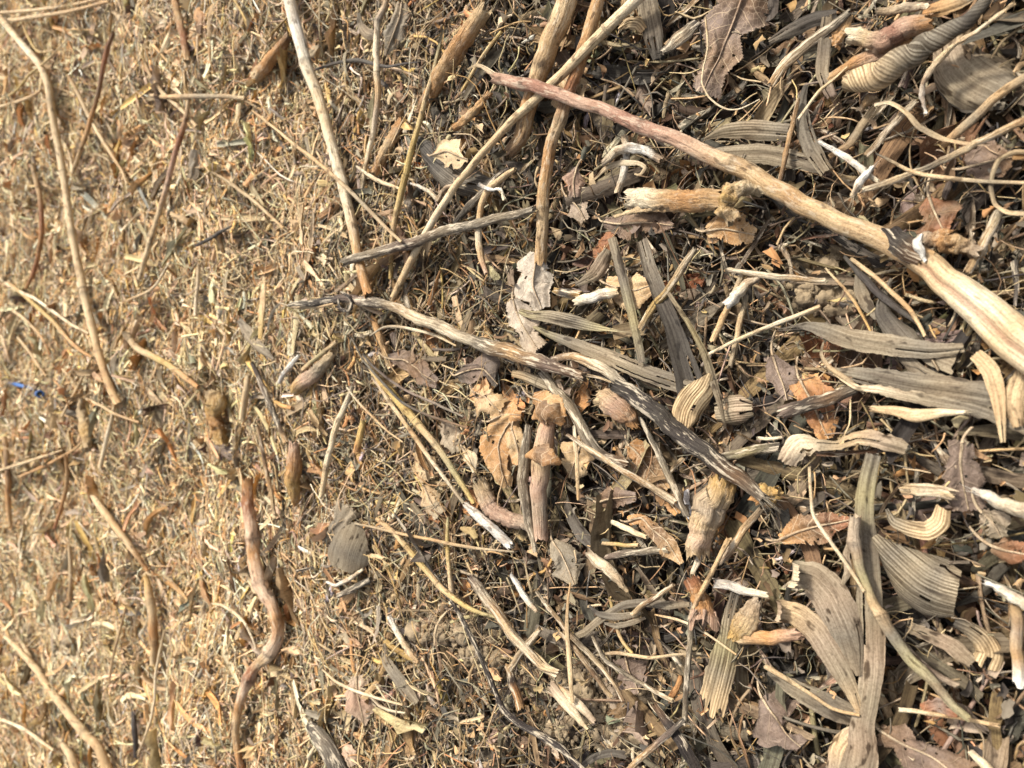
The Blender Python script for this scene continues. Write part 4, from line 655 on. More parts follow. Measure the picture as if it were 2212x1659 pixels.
# ---- far (left) part
def far(rows):
    for (nm, cat, label, ref, pts, wd, c, st, off, kw) in rows: S(nm, cat, label, ref, pts, wd, c, st, off, **kw)
far([
('plant_stem', 'stem', 'upper of two thin pale stems leaving the top left corner', 'the upper corner stem', '-20,28 50,24 117,17 180,6 240,-10', [6, 6, 7, 6, 6], 'ltan,pale,tan', 'stem', 9, {}),
('plant_stem', 'stem', 'lower of two thin pale stems leaving the top left corner', 'the lower corner stem', '-20,42 30,44 80,36 140,27 200,12 236,2', [7, 8, 8, 8, 7, 6], 'pale,ltan,tan', 'stem', 11, {}),
('plant_stem', 'stem', 'brown slim stem leaning right of the long jointed stem', 'the brown leaning stem', '245,72 232,105 222,150 213,200 198,250 187,290 170,335 156,374', [8, 10, 9, 9, 9, 9, 8, 7], 'brown,rust,brown,orange,tan,ltan', 'stem', 9, {}),
('plant_stem', 'stem', 'pale crooked stem behind the brown leaning stem', 'the pale crooked stem', '150,165 175,215 198,262 220,300 245,340 265,372 274,398', [7, 8, 8, 8, 8, 6, 4], 'tan,ltan,pale,ltan,tan,pale', 'stem', 5, {}),
('plant_stem', 'stem', 'level tan stem with frayed left end above the red-topped stem', 'the level tan stem', '328,207 370,210 417,208 470,208 527,212', [8, 10, 11, 10, 9], 'ltan,tan,gtan,ltan', 'stem', 9, dict(nodes=((.45, .2),))),
('plant_stem', 'stem', 'short diagonal tan stem crossing the level tan stem', 'the short diagonal tan stem', '313,135 330,172 352,202 390,235 424,272', [7, 9, 9, 9, 7], 'tan,ltan,pale,ltan', 'stem', 7, {}),
('plant_stem', 'stem', 'orange stalk dropping from the top edge left of the cream stem', 'the orange top-edge stalk', '374,-15 384,30 393,67 400,100 404,132', [13, 15, 16, 15, 12], 'orange,tan,rust,tan', 'wood', 5, {}),
('plant_stem', 'stem', 'pale thin stem pointing to lower right, left of the cream stem', 'the pale pointing stem', '458,372 490,390 517,410 555,440 590,472 612,492', [5, 7, 8, 7, 6, 5], 'pale,ltan,pale,tan', 'stem', 9, {}),
('plant_stem', 'stem', 'thin arched stem at the left edge beside the long jointed stem', 'the thin arched edge stem', '-20,236 30,222 60,212 88,196', [6, 7, 7, 5], 'pale,ltan,tan', 'stem', 9, {}),
('fine_root', 'strand', 'thin tan strand rising right from the left edge, over the jointed stem', 'the rising tan strand', '-20,224 30,200 65,160 100,132 143,88', [3, 5, 5, 5, 3], 'pale,yellow,ltan', 'stem', 14, {}),
('fine_root', 'strand', 'bent thin tan strand near the top left corner', 'the bent corner strand', '45,35 56,70 70,98 85,113 115,108', [4, 5, 5, 5, 3], 'tan,yellow,ltan', 'stem', 10, {}),
('plant_stem', 'stem', 'reddish knobbly stem standing near the left edge, upper half', 'the reddish left stem', '70,356 78,390 86,425 90,465 90,505 82,555 70,595 56,622', [9, 10, 10, 10, 10, 9, 8, 6], 'ltan,tan,rust,orange,rust,orange', 'stem', 5, {}),
('plant_stem', 'stem', 'thin white-tan stem from the left edge to the jointed stem', 'the white-tan edge stem', '-15,592 38,627 80,648 125,680 155,702 192,720', [6, 7, 7, 6, 6, 5], 'pale,cream,cream,pale', 'stem', 8, {}),
('plant_stem', 'stem', 'olive-brown slim stem below the white-tan edge stem', 'the olive-brown slim stem', '20,612 60,645 110,690 145,730 170,755 198,772', [6, 8, 9, 8, 8, 5], 'tan,yellow,tan,orange', 'stem', 6, {}),
('plant_stem', 'stem', 'pale slim stem third from top of those leaving the left edge', 'the third edge stem', '-15,648 35,675 65,700 93,733 107,765', [6, 7, 7, 6, 4], 'ltan,pale,ltan,orange', 'stem', 7, {}),
('plant_stem', 'stem', 'thin diagonal stem below the third edge stem', 'the thin lower diagonal', '-15,680 25,715 60,755 83,790 100,812', [4, 5, 5, 5, 3], 'ltan,pale,tan', 'stem', 6, {}),
('plant_stem', 'stem', 'smooth tan club-ended stem right of the jointed stem foot', 'the smooth club stem', '275,726 300,755 335,772 365,790 400,815 428,836', [15, 14, 14, 13, 13, 9], 'ltan,ltan,yellow,tan,orange', 'stem', 8, dict(nodes=((.0, .2),))),
('fine_root', 'strand', 'arched pale strand above the smooth club stem', 'the arched pale strand', '268,652 290,643 320,630 340,612 352,590 365,568', [3, 5, 6, 6, 5, 3], 'tan,pale,cream', 'stem', 9, {}),
('straw', 'straw', 'slim straw leaning right of the jointed stem foot', 'the slim leaning straw', '133,900 150,868 172,828 198,772', [5, 6, 6, 4], 'pale,ltan,pale', 'straw', 8, {}),
('straw', 'straw', 'short pale straw slanting under the jointed stem foot', 'the short under-foot straw', '187,862 215,875 250,895 300,912', [5, 6, 6, 5], 'pale,ltan,tan', 'straw', 7, {}),
('straw', 'straw', 'pale flat straw standing below the jointed stem foot', 'the pale flat standing straw', '247,878 240,910 230,950 218,1005', [7, 9, 9, 10], 'pale,cream,pale', 'straw', 6, {}),
('plant_stem', 'stem', 'thin tan stem rising right from the left edge near mid height', 'the rising mid-left stem', '-20,1022 45,1002 95,986 135,972', [5, 6, 6, 3], 'pale,ltan', 'stem', 8, {}),
('plant_stem', 'stem', 'thin brown stem ending at the left knobbly root', 'the thin root-side stem', '42,1030 100,1005 140,983 165,968 180,952', [5, 6, 7, 7, 5], 'tan,orange,tan', 'stem', 6, {}),
('plant_stem', 'stem', 'orange upright stem below the left knobbly root', 'the orange upright stem', '142,985 146,1020 142,1060 130,1105 118,1140', [7, 9, 8, 8, 6], 'orange,tan,orange,rust', 'stem', 5, {}),
('plant_stem', 'stem', 'brown thick stem beside the left edge, middle of the lower half', 'the brown edge stem', '10,945 15,990 18,1040 18,1090 22,1135', [10, 12, 12, 11, 8], 'tan,brown,orange,tan', 'stem', 4, {}),
('plant_stem', 'stem', 'tan tapering stalk upper left of the lower-left orange stalk', 'the tan tapering stalk', '203,1073 220,1100 240,1125 265,1158 290,1192 318,1232', [13, 15, 15, 14, 13, 8], 'pale,ltan,tan,ltan,orange', 'stem', 6, {}),
('plant_stem', 'stem', 'orange spotted stalk standing left of the bent ginger stem', 'the orange spotted stalk', '315,1245 322,1280 328,1315 332,1360 333,1395 331,1430', [9, 18, 18, 18, 17, 14], 'gold,tan,ltan,orange,tan,ltan', 'stem', 6, dict(nodes=((.3, .15), (.75, .15)))),
('plant_stem', 'stem', 'longest tan stem in the lower left corner, thick at its foot', 'the long lower-left stem', '12,1376 45,1408 80,1448 105,1485 130,1518 160,1556 190,1592 215,1618 232,1660', [8, 10, 12, 14, 15, 16, 18, 18, 20], 'pale,ltan,ltan,ltan,tan', 'stem', 11, dict(nodes=((.8, .15),))),
('plant_stem', 'stem', 'thin second stem joining the long lower-left stem from above', 'the thin joining stem', '34,1360 50,1390 64,1418 80,1445', [8, 8, 7, 5], 'pale,ltan', 'stem', 9, {}),
('plant_stem', 'stem', 'pale slim stem below the long lower-left stem', 'the pale lower slim stem', '-20,1548 30,1564 60,1580 90,1602 115,1620', [5, 6, 7, 7, 5], 'pale,cream,pale', 'stem', 9, {}),
('plant_stem', 'stem', 'short thick tan stub at the bottom edge near the left corner', 'the short bottom stub', '138,1612 152,1632 166,1670', [12, 16, 18], 'pale,ltan,tan', 'stem', 8, {}),
('plant_stem', 'stem', 'bent ginger stem with pink and orange rings, lower left of centre', 'the bent ginger stem', '535,1040 538,1110 546,1175 556,1235 570,1280 588,1310 600,1350 598,1382 578,1412 548,1446 528,1485 512,1540 510,1600 522,1680', [20, 26, 28, 30, 28, 26, 27, 27, 24, 22, 20, 16, 14, 14], 'orange,rust,peach,orange,peach,peach,orange,peach,ltan,rust,peach,orange,ltan,orange,rust', 'bark', 5, dict(rough=.14, lump=(.8, 500), fray=(6, 0, 7), nodes=((.17, .14), (.3, .16), (.43, .12), (.53, .2), (.68, .2)))),
('root_piece', 'knobbly root', 'right knobbly tan root above the bent ginger stem', 'the right knobbly root', '455,846 468,870 462,895 470,920 478,952', [22, 40, 30, 28, 24], 'ltan,gold,orange,gold', 'knob', 5, dict(rough=.25)),
('root_piece', 'knobbly root', 'left knobbly tan root right of the blue tube', 'the left knobbly root', '178,862 176,890 184,920 190,945 190,970', [12, 22, 24, 22, 12], 'ltan,pale,gold,ltan', 'knob', 5, dict(rough=.25)),
('straw', 'straw', 'upright pale straw left of the pointed flat straw', 'the upright pale straw', '430,572 428,610 424,645 422,682', [7, 8, 8, 8], 'pale,cream', 'straw', 7, {}),
('straw', 'straw', 'broad upright straw left of the dark jointed stem', 'the broad upright straw', '536,812 530,850 524,905', [12, 15, 14], 'pale,ltan,pale', 'straw', 7, {}),
('straw', 'straw', 'thin orange-tan straw lower left, left of the orange spotted stalk', 'the thin orange-tan straw', '272,1312 262,1350 250,1395 240,1440 236,1475', [4, 6, 6, 5, 4], 'tan,ltan,tan', 'straw', 7, {}),
('straw', 'straw', 'long pale wavy straw left of the lower end of the ginger stem', 'the long wavy straw', '355,1362 345,1410 336,1460 334,1510 325,1560 310,1600 298,1632', [4, 6, 6, 6, 6, 5, 4], 'pale,cream,ltan', 'straw', 10, {}),
('straw', 'straw', 'upright cut straw right of the left knobbly root, lower left area', 'the upright cut straw', '150,1180 153,1220 153,1260 151,1295', [7, 9, 9, 8], 'ltan,pale,tan', 'straw', 6, {}),
('twig', 'twig', 'short black stick near the bottom left', 'the short black stick', '287,1532 290,1570 293,1600 294,1632', [8, 11, 11, 9], 'dark,dark', 'stem', 6, {}),
('fine_root', 'strand', 'cream curved strand right of the orange spotted stalk', 'the cream curved strand', '458,1304 482,1308 505,1322 528,1345 545,1378 552,1400', [4, 6, 6, 6, 5, 3], 'pale,cream', 'stem', 10, {}),
('twig', 'strand', 'crooked black strand in the upper left of the fine litter', 'the crooked black strand', '425,530 455,515 478,500 500,488', [6, 8, 8, 4], 'dark,dgrey', 'stem', 7, {}),
# ---- lower centre
('root_piece', 'root piece', 'bright white straight stick at the foot of the long yellow stem', 'the bright white stick', '1008,1092 1030,1112 1060,1138 1102,1178', [14, 22, 22, 18], 'white,white,white', 'pith', 15, dict(rough=.08)),
('plant_stem', 'stem', 'arched tan stem right of the fan husk, lower centre', 'the arched tan stem', '816,1122 845,1145 873,1175 900,1208 926,1238 955,1272 985,1295 1020,1318 1068,1333', [9, 11, 12, 13, 13, 13, 12, 10, 7], 'tan,ltan,yellow,ltan,yellow,olive', 'stem', 13, dict(nodes=((.3, .12), (.6, .12)))),
('plant_stem', 'stem', 'upright yellow straw crossing behind the arched tan stem', 'the upright yellow straw', '968,1120 966,1160 968,1205 972,1250 977,1303', [7, 9, 10, 11, 14], 'olive,yellow,ltan,cream', 'stem', 9, {}),
('straw', 'straw', 'long brown straw running right from the fan husk', 'the long brown straw', '760,1130 800,1138 853,1150 930,1166 1020,1183 1110,1192', [3, 6, 7, 7, 7, 4], 'gtan,tan,gtan', 'stem', 17, {}),
('plant_stem', 'stem', 'pale brown-striped stem slanting toward the soil, lower centre', 'the pale striped stem', '1020,1250 1053,1295 1080,1330 1106,1372 1140,1408 1172,1440 1205,1452', [18, 22, 23, 22, 20, 17, 10], 'mauve,cream,tan,pale,cream,ltan,pale', 'weath', 13, dict(nodes=((.1, .2),), fray=(3, 6, 8))),
('twig', 'twig', 'long thin black twig running to the bottom edge, lower centre', 'the long black twig', '853,1110 890,1165 930,1230 970,1290 1005,1350 1036,1413 1062,1475 1086,1530 1115,1560 1173,1592 1215,1620 1262,1668', [5, 7, 8, 8, 9, 11, 11, 12, 14, 16, 16, 14], 'dark,dgrey,dark,dgrey,dark,dark,dark', 'weath', 12, {}),
('root_piece', 'root piece', 'cream twisted root under the black bead, lower centre', 'the cream twisted root', '842,1335 856,1362 872,1388 888,1412 902,1430', [10, 13, 14, 12, 8], 'white,cream,ltan', 'pith', 9, dict(rough=.15)),
('plant_stem', 'stem', 'long thin pale straw lying right of the ginger stem', 'the long thin pale straw', '696,1446 725,1472 766,1492 815,1508 870,1523', [3, 6, 6, 6, 4], 'pale,cream,pale', 'straw', 10, {}),
('straw', 'straw', 'thin grey strand just below the long thin pale straw', 'the thin grey strand', '800,1505 820,1525 845,1536 875,1540', [4, 6, 6, 3], 'gtan,cream', 'straw', 10, {}),
('bark_piece', 'bark piece', 'grey flat bark slab at the bottom edge, left of centre', 'the grey bark slab', '668,1568 690,1595 712,1625 738,1675', [20, 38, 42, 40], 'dgrey,grey,dgrey', 'weath', 6, dict(flatn=.5)),
('root_piece', 'root piece', 'white arc-shaped root under the fan husk', 'the white arc root', '706,1258 725,1264 745,1256 765,1244 784,1230', [4, 7, 9, 9, 6], 'white,cream', 'pith', 9, {}),
('twig', 'twig', 'short grey stick below the white arc root', 'the short grey stick', '732,1286 755,1276 780,1262 800,1252', [11, 14, 14, 12], 'grey,dgrey', 'weath', 5, {}),
('straw', 'straw', 'brown-striped stick left of the soil clods, rising from the bottom', 'the rising grey-tan straw', '1104,1442 1125,1412 1146,1385 1166,1360', [13, 16, 15, 12], 'pale,gtan,ltan', 'weath', 12, {}),
('wood_chip', 'wood chip', 'split pale straw slab pointing to the paired pale husks', 'the split straw slab', '1129,1394 1150,1415 1175,1440 1198,1456', [16, 22, 22, 18], 'pale,ltan,cream', 'straw', 9, dict(flatn=.5, fray=(3, 8, 6))),
('straw', 'straw', 'first long striped stick crossing the soil, nearest the paired husks', 'the first striped stick', '1210,1370 1229,1385 1260,1424 1290,1465 1319,1504', [9, 12, 12, 12, 10], 'ltan,pale,brown,pale', 'weath', 13, {}),
('straw', 'straw', 'second long striped stick crossing the soil, right of the first', 'the second striped stick', '1160,1280 1200,1330 1240,1380 1290,1430 1325,1475 1346,1512', [8, 10, 11, 11, 10, 9], 'gtan,ltan,gtan,pale,brown', 'weath', 16, {}),
('straw', 'straw', 'longest grey-brown stick reaching farthest right over the soil', 'the longest soil stick', '1280,1375 1306,1424 1350,1456 1400,1484 1453,1514', [8, 10, 10, 10, 9], 'gtan,grey,gtan,pale', 'weath', 17, {}),
('straw', 'straw', 'upright flat straw standing over the paired pale husks', 'the upright flat straw', '1232,1260 1226,1310 1224,1360 1230,1430 1236,1518', [4, 7, 10, 12, 8], 'tan,ltan,pale,ltan', 'straw', 19, dict(flatn=.5)),
('husk_piece', 'husk piece', 'left of the paired pale pointed husks on the soil', 'the left pale pointed husk', '1193,1484 1210,1508 1232,1532 1268,1574', [22, 24, 20, 6], 'beige,cream,pale', 'straw', 12, dict(flatn=.5)),
('husk_piece', 'husk piece', 'right of the paired pale pointed husks on the soil', 'the right pale pointed husk', '1208,1488 1235,1510 1258,1530 1282,1556', [16, 22, 20, 12], 'tan,cream,beige', 'straw', 10, dict(flatn=.5)),
('twig', 'twig', 'brown jointed stub at the left of the paired husks', 'the brown jointed stub', '1098,1440 1106,1470 1116,1500 1126,1528', [14, 18, 20, 20], 'tan,dark,orange,tan', 'weath', 10, dict(nodes=((.4, .2),), fray=(0, 6, 6))),
('wood_chip', 'wood piece', 'blackened split wood at the bottom edge, right of the paired husks', 'the blackened split wood', '1416,1526 1435,1552 1456,1578 1482,1620 1512,1675', [14, 22, 26, 26, 24], 'brown,dark,dark,dgrey', 'weath', 12, dict(fray=(9, 0, 10), flatn=.6)),
('plant_stem', 'stem', 'striped bent stem rising to the blackened split wood, upper leg', 'the bent stem upper leg', '1496,1300 1490,1380 1484,1460 1480,1530 1478,1560', [12, 13, 13, 12, 12], 'dgrey,gtan,grey,gtan', 'weath', 18, {}),
('plant_stem', 'stem', 'striped bent stem lower leg reaching the bottom edge', 'the bent stem lower leg', '1478,1556 1450,1580 1420,1606 1386,1636 1345,1676', [12, 14, 14, 14, 14], 'dgrey,mauve,tan,ltan', 'weath', 19, {}),
('plant_stem', 'stem', 'knobbed tan stem crossing over the orange frayed root, lower right of centre', 'the knobbed crossing stem', '1573,1166 1553,1206 1536,1240 1512,1285 1491,1335', [11, 10, 11, 11, 10], 'tan,ltan,tan,beige', 'stem', 22, dict(nodes=((.03, .3),))),
('root_piece', 'root chunk', 'orange frayed root brush below the knobbed crossing stem', 'the orange frayed brush', '1500,1256 1508,1280 1514,1305 1522,1338', [32, 34, 44, 60], 'rust,orange,orange,pink', 'wood', 10, dict(fray=(5, 26, 7), rough=.12)),
('root_piece', 'root chunk', 'torn orange root flap left of the forked pale husk', 'the torn orange flap', '1636,1296 1622,1325 1608,1352 1590,1372', [20, 40, 50, 30], 'beige,ltan,gold', 'wood', 11, dict(fray=(3, 10, 9), flatn=.5, rough=.15)),
('root_piece', 'root piece', 'smooth orange root running under the tip of the forked pale husk', 'the smooth orange root', '1600,1375 1640,1378 1680,1374 1720,1370', [30, 30, 28, 26], 'ltan,orange,pink', 'stem', 8, {}),
('straw', 'stick', 'bright white split stick above the forked pale husk', 'the white split stick', '1549,1260 1580,1266 1610,1276 1655,1286', [20, 22, 18, 14], 'white,white,cream', 'weath', 13, dict(flatn=.5)),
('straw', 'stick', 'whitish splintered stick rising toward the largest peach chunk', 'the whitish splintered stick', '1496,1236 1512,1205 1530,1170 1549,1126', [10, 16, 14, 8], 'cream,white,grey', 'weath', 14, dict(flatn=.6)),
('plant_stem', 'stick', 'long tan-brown stick slanting right of the largest peach chunk', 'the long slanting stick', '1556,1214 1585,1178 1610,1140 1645,1100', [13, 17, 16, 14], 'beige,tan,gtan', 'weath', 12, {}),
('root_piece', 'pith piece', 'cream wedge-shaped pith piece in lower centre', 'the cream pith wedge', '1273,1196 1290,1212 1313,1230 1335,1252 1354,1276', [18, 24, 24, 20, 8], 'beige,cream,cream,ltan', 'pith', 11, {}),
('straw', 'straw', 'pale flat straw segment above the cream pith wedge', 'the pale flat segment', '1323,1128 1350,1140 1372,1150 1394,1160', [10, 13, 13, 9], 'cream,pale', 'straw', 14, dict(flatn=.5)),
('straw', 'straw', 'short level yellow straw right of the pale flat segment', 'the short level straw', '1303,1174 1330,1176 1355,1178 1378,1178', [8, 9, 9, 9], 'ltan,yellow,ltan', 'straw', 15, {}),
('twig', 'stick', 'level grey ridged stick below the short level straw', 'the level grey ridged stick', '1313,1203 1350,1196 1395,1190 1439,1186', [13, 16, 17, 15], 'mauve,grey,gtan', 'weath', 10, {}),
('straw', 'straw', 'double brown-edged straw piece pointing up right over the grey ribbon', 'the brown-edged straw', '1369,1325 1395,1302 1425,1284 1454,1264', [12, 12, 12, 8], 'ltan,brown,pale', 'weath', 20, {}),
('fine_root', 'stem', 'thin curved level stem across the soil clods', 'the thin curved level stem', '1286,1416 1330,1410 1368,1416 1406,1421 1460,1414 1515,1412', [6, 8, 8, 7, 6, 5], 'gtan,ltan,gtan', 'stem', 12, {}),
('root_piece', 'root piece', 'crooked white root left of the pale striped stem', 'the crooked white root', '1104,1242 1122,1270 1138,1295 1158,1320', [9, 13, 14, 9], 'white,white,cream', 'pith', 12, {}),
('straw', 'straw', 'small bent yellow straw above the thin curved level stem', 'the small bent yellow straw', '1318,1292 1330,1340 1338,1372 1352,1395 1366,1410', [7, 8, 9, 8, 7], 'yellow,ltan,yellow', 'straw', 9, {}),
('fine_root', 'stem', 'thin reddish straw right of the second striped stick', 'the thin reddish straw', '1416,1328 1460,1338 1506,1356 1550,1385 1590,1414', [4, 6, 6, 5, 4], 'tan,cream,tan', 'stem', 15, {}),
])
B('dry_blade', 'dry blade', 'wide olive blade with a torn fringed lower end, lower right of centre', 'the wide fringed blade', '1590,1285 1578,1330 1570,1380 1560,1430 1550,1470 1540,1510', [26, 30, 40, 56, 62, 60], 'dgrey,gtan,olive,gtan,ltan', 'stripe', off=12, cup=40, ragged_ends=1.6)
B('dry_blade', 'dry blade', 'top grey ribbon of the three curving over the soil clods', 'the top grey ribbon', '1273,1308 1290,1325 1320,1332 1350,1330 1384,1324', [5, 13, 16, 14, 6], 'dgrey,grey,gtan', 'blade', off=16, cup=50)
B('dry_blade', 'dry blade', 'lower grey ribbon of the three curving over the soil clods', 'the lower grey ribbon', '1306,1346 1330,1352 1360,1346 1394,1334', [5, 12, 12, 5], 'grey,gtan', 'blade', off=15, cup=50)
B('dry_blade', 'dry blade', 'longest grey ribbon arching right across the lower centre', 'the longest grey ribbon', '1223,1380 1260,1368 1300,1335 1345,1308 1390,1302 1440,1308 1488,1306', [8, 16, 16, 16, 17, 18, 10], 'gtan,gtan,grey,grey,gtan', 'blade', off=13, cup=50)
LEAF('crumpled brown leaf strip with veins left of the largest peach chunk', 'the veined brown strip', '1358,1128 1385,1120 1412,1145 1440,1170 1470,1218', [24, 36, 36, 44, 16], 'orange,brown,tan', 'leaf', off=12, crumple=4)
LEAF('grey oval papery leaf left of the cream pith wedge', 'the grey oval leaf', '1195,1170 1212,1195 1225,1225 1240,1262', [24, 54, 58, 18], 'gtan,grey,gtan', 'leafd', off=12, crumple=2)
LEAF('brown lobed leaf lying on the soil clods', 'the brown leaf on clods', '1350,1425 1358,1450 1372,1475 1380,1495', [40, 62, 50, 16], 'mauve,mauve', 'leafd', off=7, jag=.4)
LEAF('pale pink lobed leaf right of the lower end of the ginger stem', 'the pale pink lobed leaf', '770,1462 772,1495 778,1530 785,1568', [30, 72, 70, 12], 'beige,pink,beige', 'leafd', off=7, jag=.4, crumple=1.5)
LEAF('upper lobe of the grey-tan fan husk', 'the upper fan lobe', '752,1100 735,1130 715,1150 702,1172', [50, 56, 36, 14], 'gtan,grey,gtan', 'leafd', off=6, crumple=1.5, rib=False)
B('dry_blade', 'fan husk', 'grey-tan fan-shaped husk split in two lobes, left of lower centre', 'the grey-tan fan husk', '775,1130 765,1155 755,1180 748,1205 742,1232', [14, 58, 92, 104, 60], 'gtan,gtan,grey,gtan', 'husk', off=14, cup=45, nv=12, ragged_ends=.1, fold=.01)
B('dry_blade', 'dry blade', 'grey-tan folded blade right of the pale pink leaf', 'the grey-tan folded blade', '830,1390 832,1425 848,1452 870,1480 900,1518', [6, 20, 26, 30, 14], 'gtan,grey,gtan', 'husk', off=9, cup=60)
LEAF('small tan rolled leaf at the bottom edge by the bark slab', 'the small rolled leaf', '742,1618 755,1630 762,1652', [22, 38, 24], 'pink,beige', 'leafd', off=8, crumple=3, rib=False)
LEAF('brown leaf cluster at the top left, above the level tan stem', 'the top left brown leaf', '425,20 432,45 430,72', [16, 30, 14], 'orange,brown', 'leafd', off=5, rib=False)
LEAF('grey-brown leaf beside the slim red-topped stem', 'the grey-brown far leaf', '425,325 420,355 412,385', [20, 36, 16], 'grey,gtan', 'leafd', off=5, rib=False)
LEAF('tan pale leaf left of the slim red-topped stem', 'the tan far leaf', '330,350 335,380 345,420', [18, 32, 20], 'ltan,gtan', 'leafd', off=5, rib=False)
LEAF('dark mauve leaf right of the left-centre knobbly root', 'the dark mauve far leaf', '465,960 490,975 515,985', [20, 36, 20], 'mauve,dgrey', 'leafd', off=5, rib=False)
B('dry_blade', 'dry husk', 'grey ribbed husk left of the jointed stem foot crossing', 'the grey ribbed far husk', '258,760 250,785 252,815', [14, 30, 14], 'gtan,grey', 'husk', off=4, cup=70)
B('dry_blade', 'dry blade', 'pair-tipped grey blade above the left end of the weathered twig', 'the grey blade by the twig tip', '515,690 535,720 555,745 590,775', [12, 28, 24, 6], 'grey,gtan,grey', 'husk', off=6, cup=60)

# blue tube half buried at the far left: body, ring rim at the open end
def revolve(P0, P1, prof, ns=28):
    ax = unit(P1 - P0); a = unit(np.cross(ax, [0, 0, 1.])); b = np.cross(a, ax); V = []
    for (t, r) in prof:
        for j in range(ns):
            th = j / ns * 6.28318; V.append(P0 + ax * t + (a * math.cos(th) + b * math.sin(th)) * r)
    p = Part(); p.V = np.array(V); p.F = grid_faces(len(prof), ns, True); return p
pe = unproj(83, 851, .022); pf = unproj(0, 826, .018); de = (pe - np.array([0, 0, H])) @ VD; rt = 8.5 / F * de
ax = unit(pe - pf); aim = unit(unit(np.array([0, 0, H]) - pe) * .85 + ax * .28)
tb = revolve(pe - aim * .06, pe, [(0, rt * .78), (.035, rt * .8), (.05, rt * .85), (.054, rt * 1.0), (.060, rt * 1.0), (.060, rt * .58), (.03, rt * .54), (0, rt * .5)])
tb.col = np.tile((.045, .16, .48), (len(tb.V), 1)); tb.rest = tb.V * 0
mb = bpy.data.materials.new('blue_plastic'); mb.use_nodes = True; mb.node_tree.nodes['Principled BSDF'].inputs['Roughness'].default_value = .4
_nz = mb.node_tree.nodes.new('ShaderNodeTexNoise'); _nz.inputs['Scale'].default_value = 300; _rp = mb.node_tree.nodes.new('ShaderNodeValToRGB')
_rp.color_ramp.elements[0].color = (.02, .07, .20, 1); _rp.color_ramp.elements[1].color = (.06, .15, .36, 1)
mb.node_tree.links.new(_nz.outputs['Fac'], _rp.inputs[0]); mb.node_tree.links.new(_rp.outputs[0], mb.node_tree.nodes['Principled BSDF'].inputs['Base Color'])
o = link('tube', tb, mb); tag(o, 'blue plastic tube end with a dark open mouth, half buried at far left', 'tube'); HEROES.append(('the blue tube', [(83, 851)]))
t2 = revolve(pf, pe - ax * .035, [(0, rt * .45), (.01, rt * .5), (float(np.linalg.norm(pe - pf)) - .04, rt * .5), (float(np.linalg.norm(pe - pf)) - .035, rt * .3)])
t2.V[:, 2] -= .022; t2.col = np.tile((.045, .16, .48), (len(t2.V), 1)); t2.rest = t2.V * 0; link('tube_body', t2, mb, o)
# black bead on the cream twisted root
bp_ = unproj(855 - 25, 1336 - 1, .028)
def blob(c, r, seed, sub=3, am=.25, sq=(1, 1, .8)):
    import bmesh
    bm = bmesh.new(); bmesh.ops.create_icosphere(bm, subdivisions=sub, radius=1.0)
    V = np.array([v.co[:] for v in bm.verts]); Fc = [tuple(v.index for v in f.verts) for f in bm.faces]; bm.free()
    d = (1 - 2 * np.abs(snoise(V, 2.6, seed, 2)) + snoise(V, 11, seed + 50, 3) * .6 + np.random.default_rng(seed).normal(0, .12, len(V)) * (am > .1)) * am * .5; V = V * (1 + d)[:, None] * np.array(sq) * r + c
    p = Part(); p.V = V; p.F = Fc; p.rest = V * 1.; p.col = np.ones((len(V), 3)); return p
bd = blob(bp_, .0042, 1, 3, .02); bd.col *= np.array([.02, .015, .012]); o = link('seed', bd, MT['stem']); tag(o, 'tiny shiny black seed at the top of the cream twisted root', 'seed')
HEROES.append(('the tiny black seed', [(830, 1335)]))
# ------------------------------------------------------------------ soil
def soil_material(nm, lo, hi):
    m = bpy.data.materials.new(nm); m.use_nodes = True; n = m.node_tree.nodes; l = m.node_tree.links; b = n['Principled BSDF']; b.inputs['Roughness'].default_value = .95
    tc = n.new('ShaderNodeTexCoord'); a = n.new('ShaderNodeTexNoise'); a.inputs['Scale'].default_value = 55; a.inputs['Detail'].default_value = 8; l.new(tc.outputs['Object'], a.inputs[0])
    r = n.new('ShaderNodeValToRGB'); e = r.color_ramp.elements; e[0].position = .3; e[0].color = lo; e[1].position = .72; e[1].color = hi
    l.new(a.outputs['Fac'], r.inputs[0]); l.new(r.outputs[0], b.inputs['Base Color'])
    if nm == 'soil':                              # dry peaty dust further up the heap, darker soil close by
        sx = n.new('ShaderNodeSeparateXYZ'); l.new(tc.outputs['Object'], sx.inputs[0]); mr = n.new('ShaderNodeMapRange'); mr.inputs[1].default_value = .5; mr.inputs[2].default_value = 1.1; l.new(sx.outputs[1], mr.inputs[0])
        r2 = n.new('ShaderNodeValToRGB'); e = r2.color_ramp.elements; e[0].position = .3; e[0].color = (.30, .23, .14, 1); e[1].position = .7; e[1].color = (.54, .43, .27, 1); l.new(a.outputs['Fac'], r2.inputs[0])
        mx = n.new('ShaderNodeMix'); mx.data_type = 'RGBA'; l.new(mr.outputs[0], mx.inputs[0]); l.new(r.outputs[0], mx.inputs[6]); l.new(r2.outputs[0], mx.inputs[7]); l.new(mx.outputs[2], b.inputs['Base Color'])
    a2 = n.new('ShaderNodeTexNoise'); a2.inputs['Scale'].default_value = 420; a2.inputs['Detail'].default_value = 6; l.new(tc.outputs['Object'], a2.inputs[0])
    bp = n.new('ShaderNodeBump'); bp.inputs['Strength'].default_value = .8; bp.inputs['Distance'].default_value = .0015; l.new(a2.outputs['Fac'], bp.inputs['Height']); l.new(bp.outputs[0], b.inputs['Normal'])
    return m
SOIL = soil_material('soil', (.035, .024, .016, 1), (.19, .14, .085, 1)); CLOD = soil_material('clod', (.09, .062, .036, 1), (.40, .30, .175, 1))
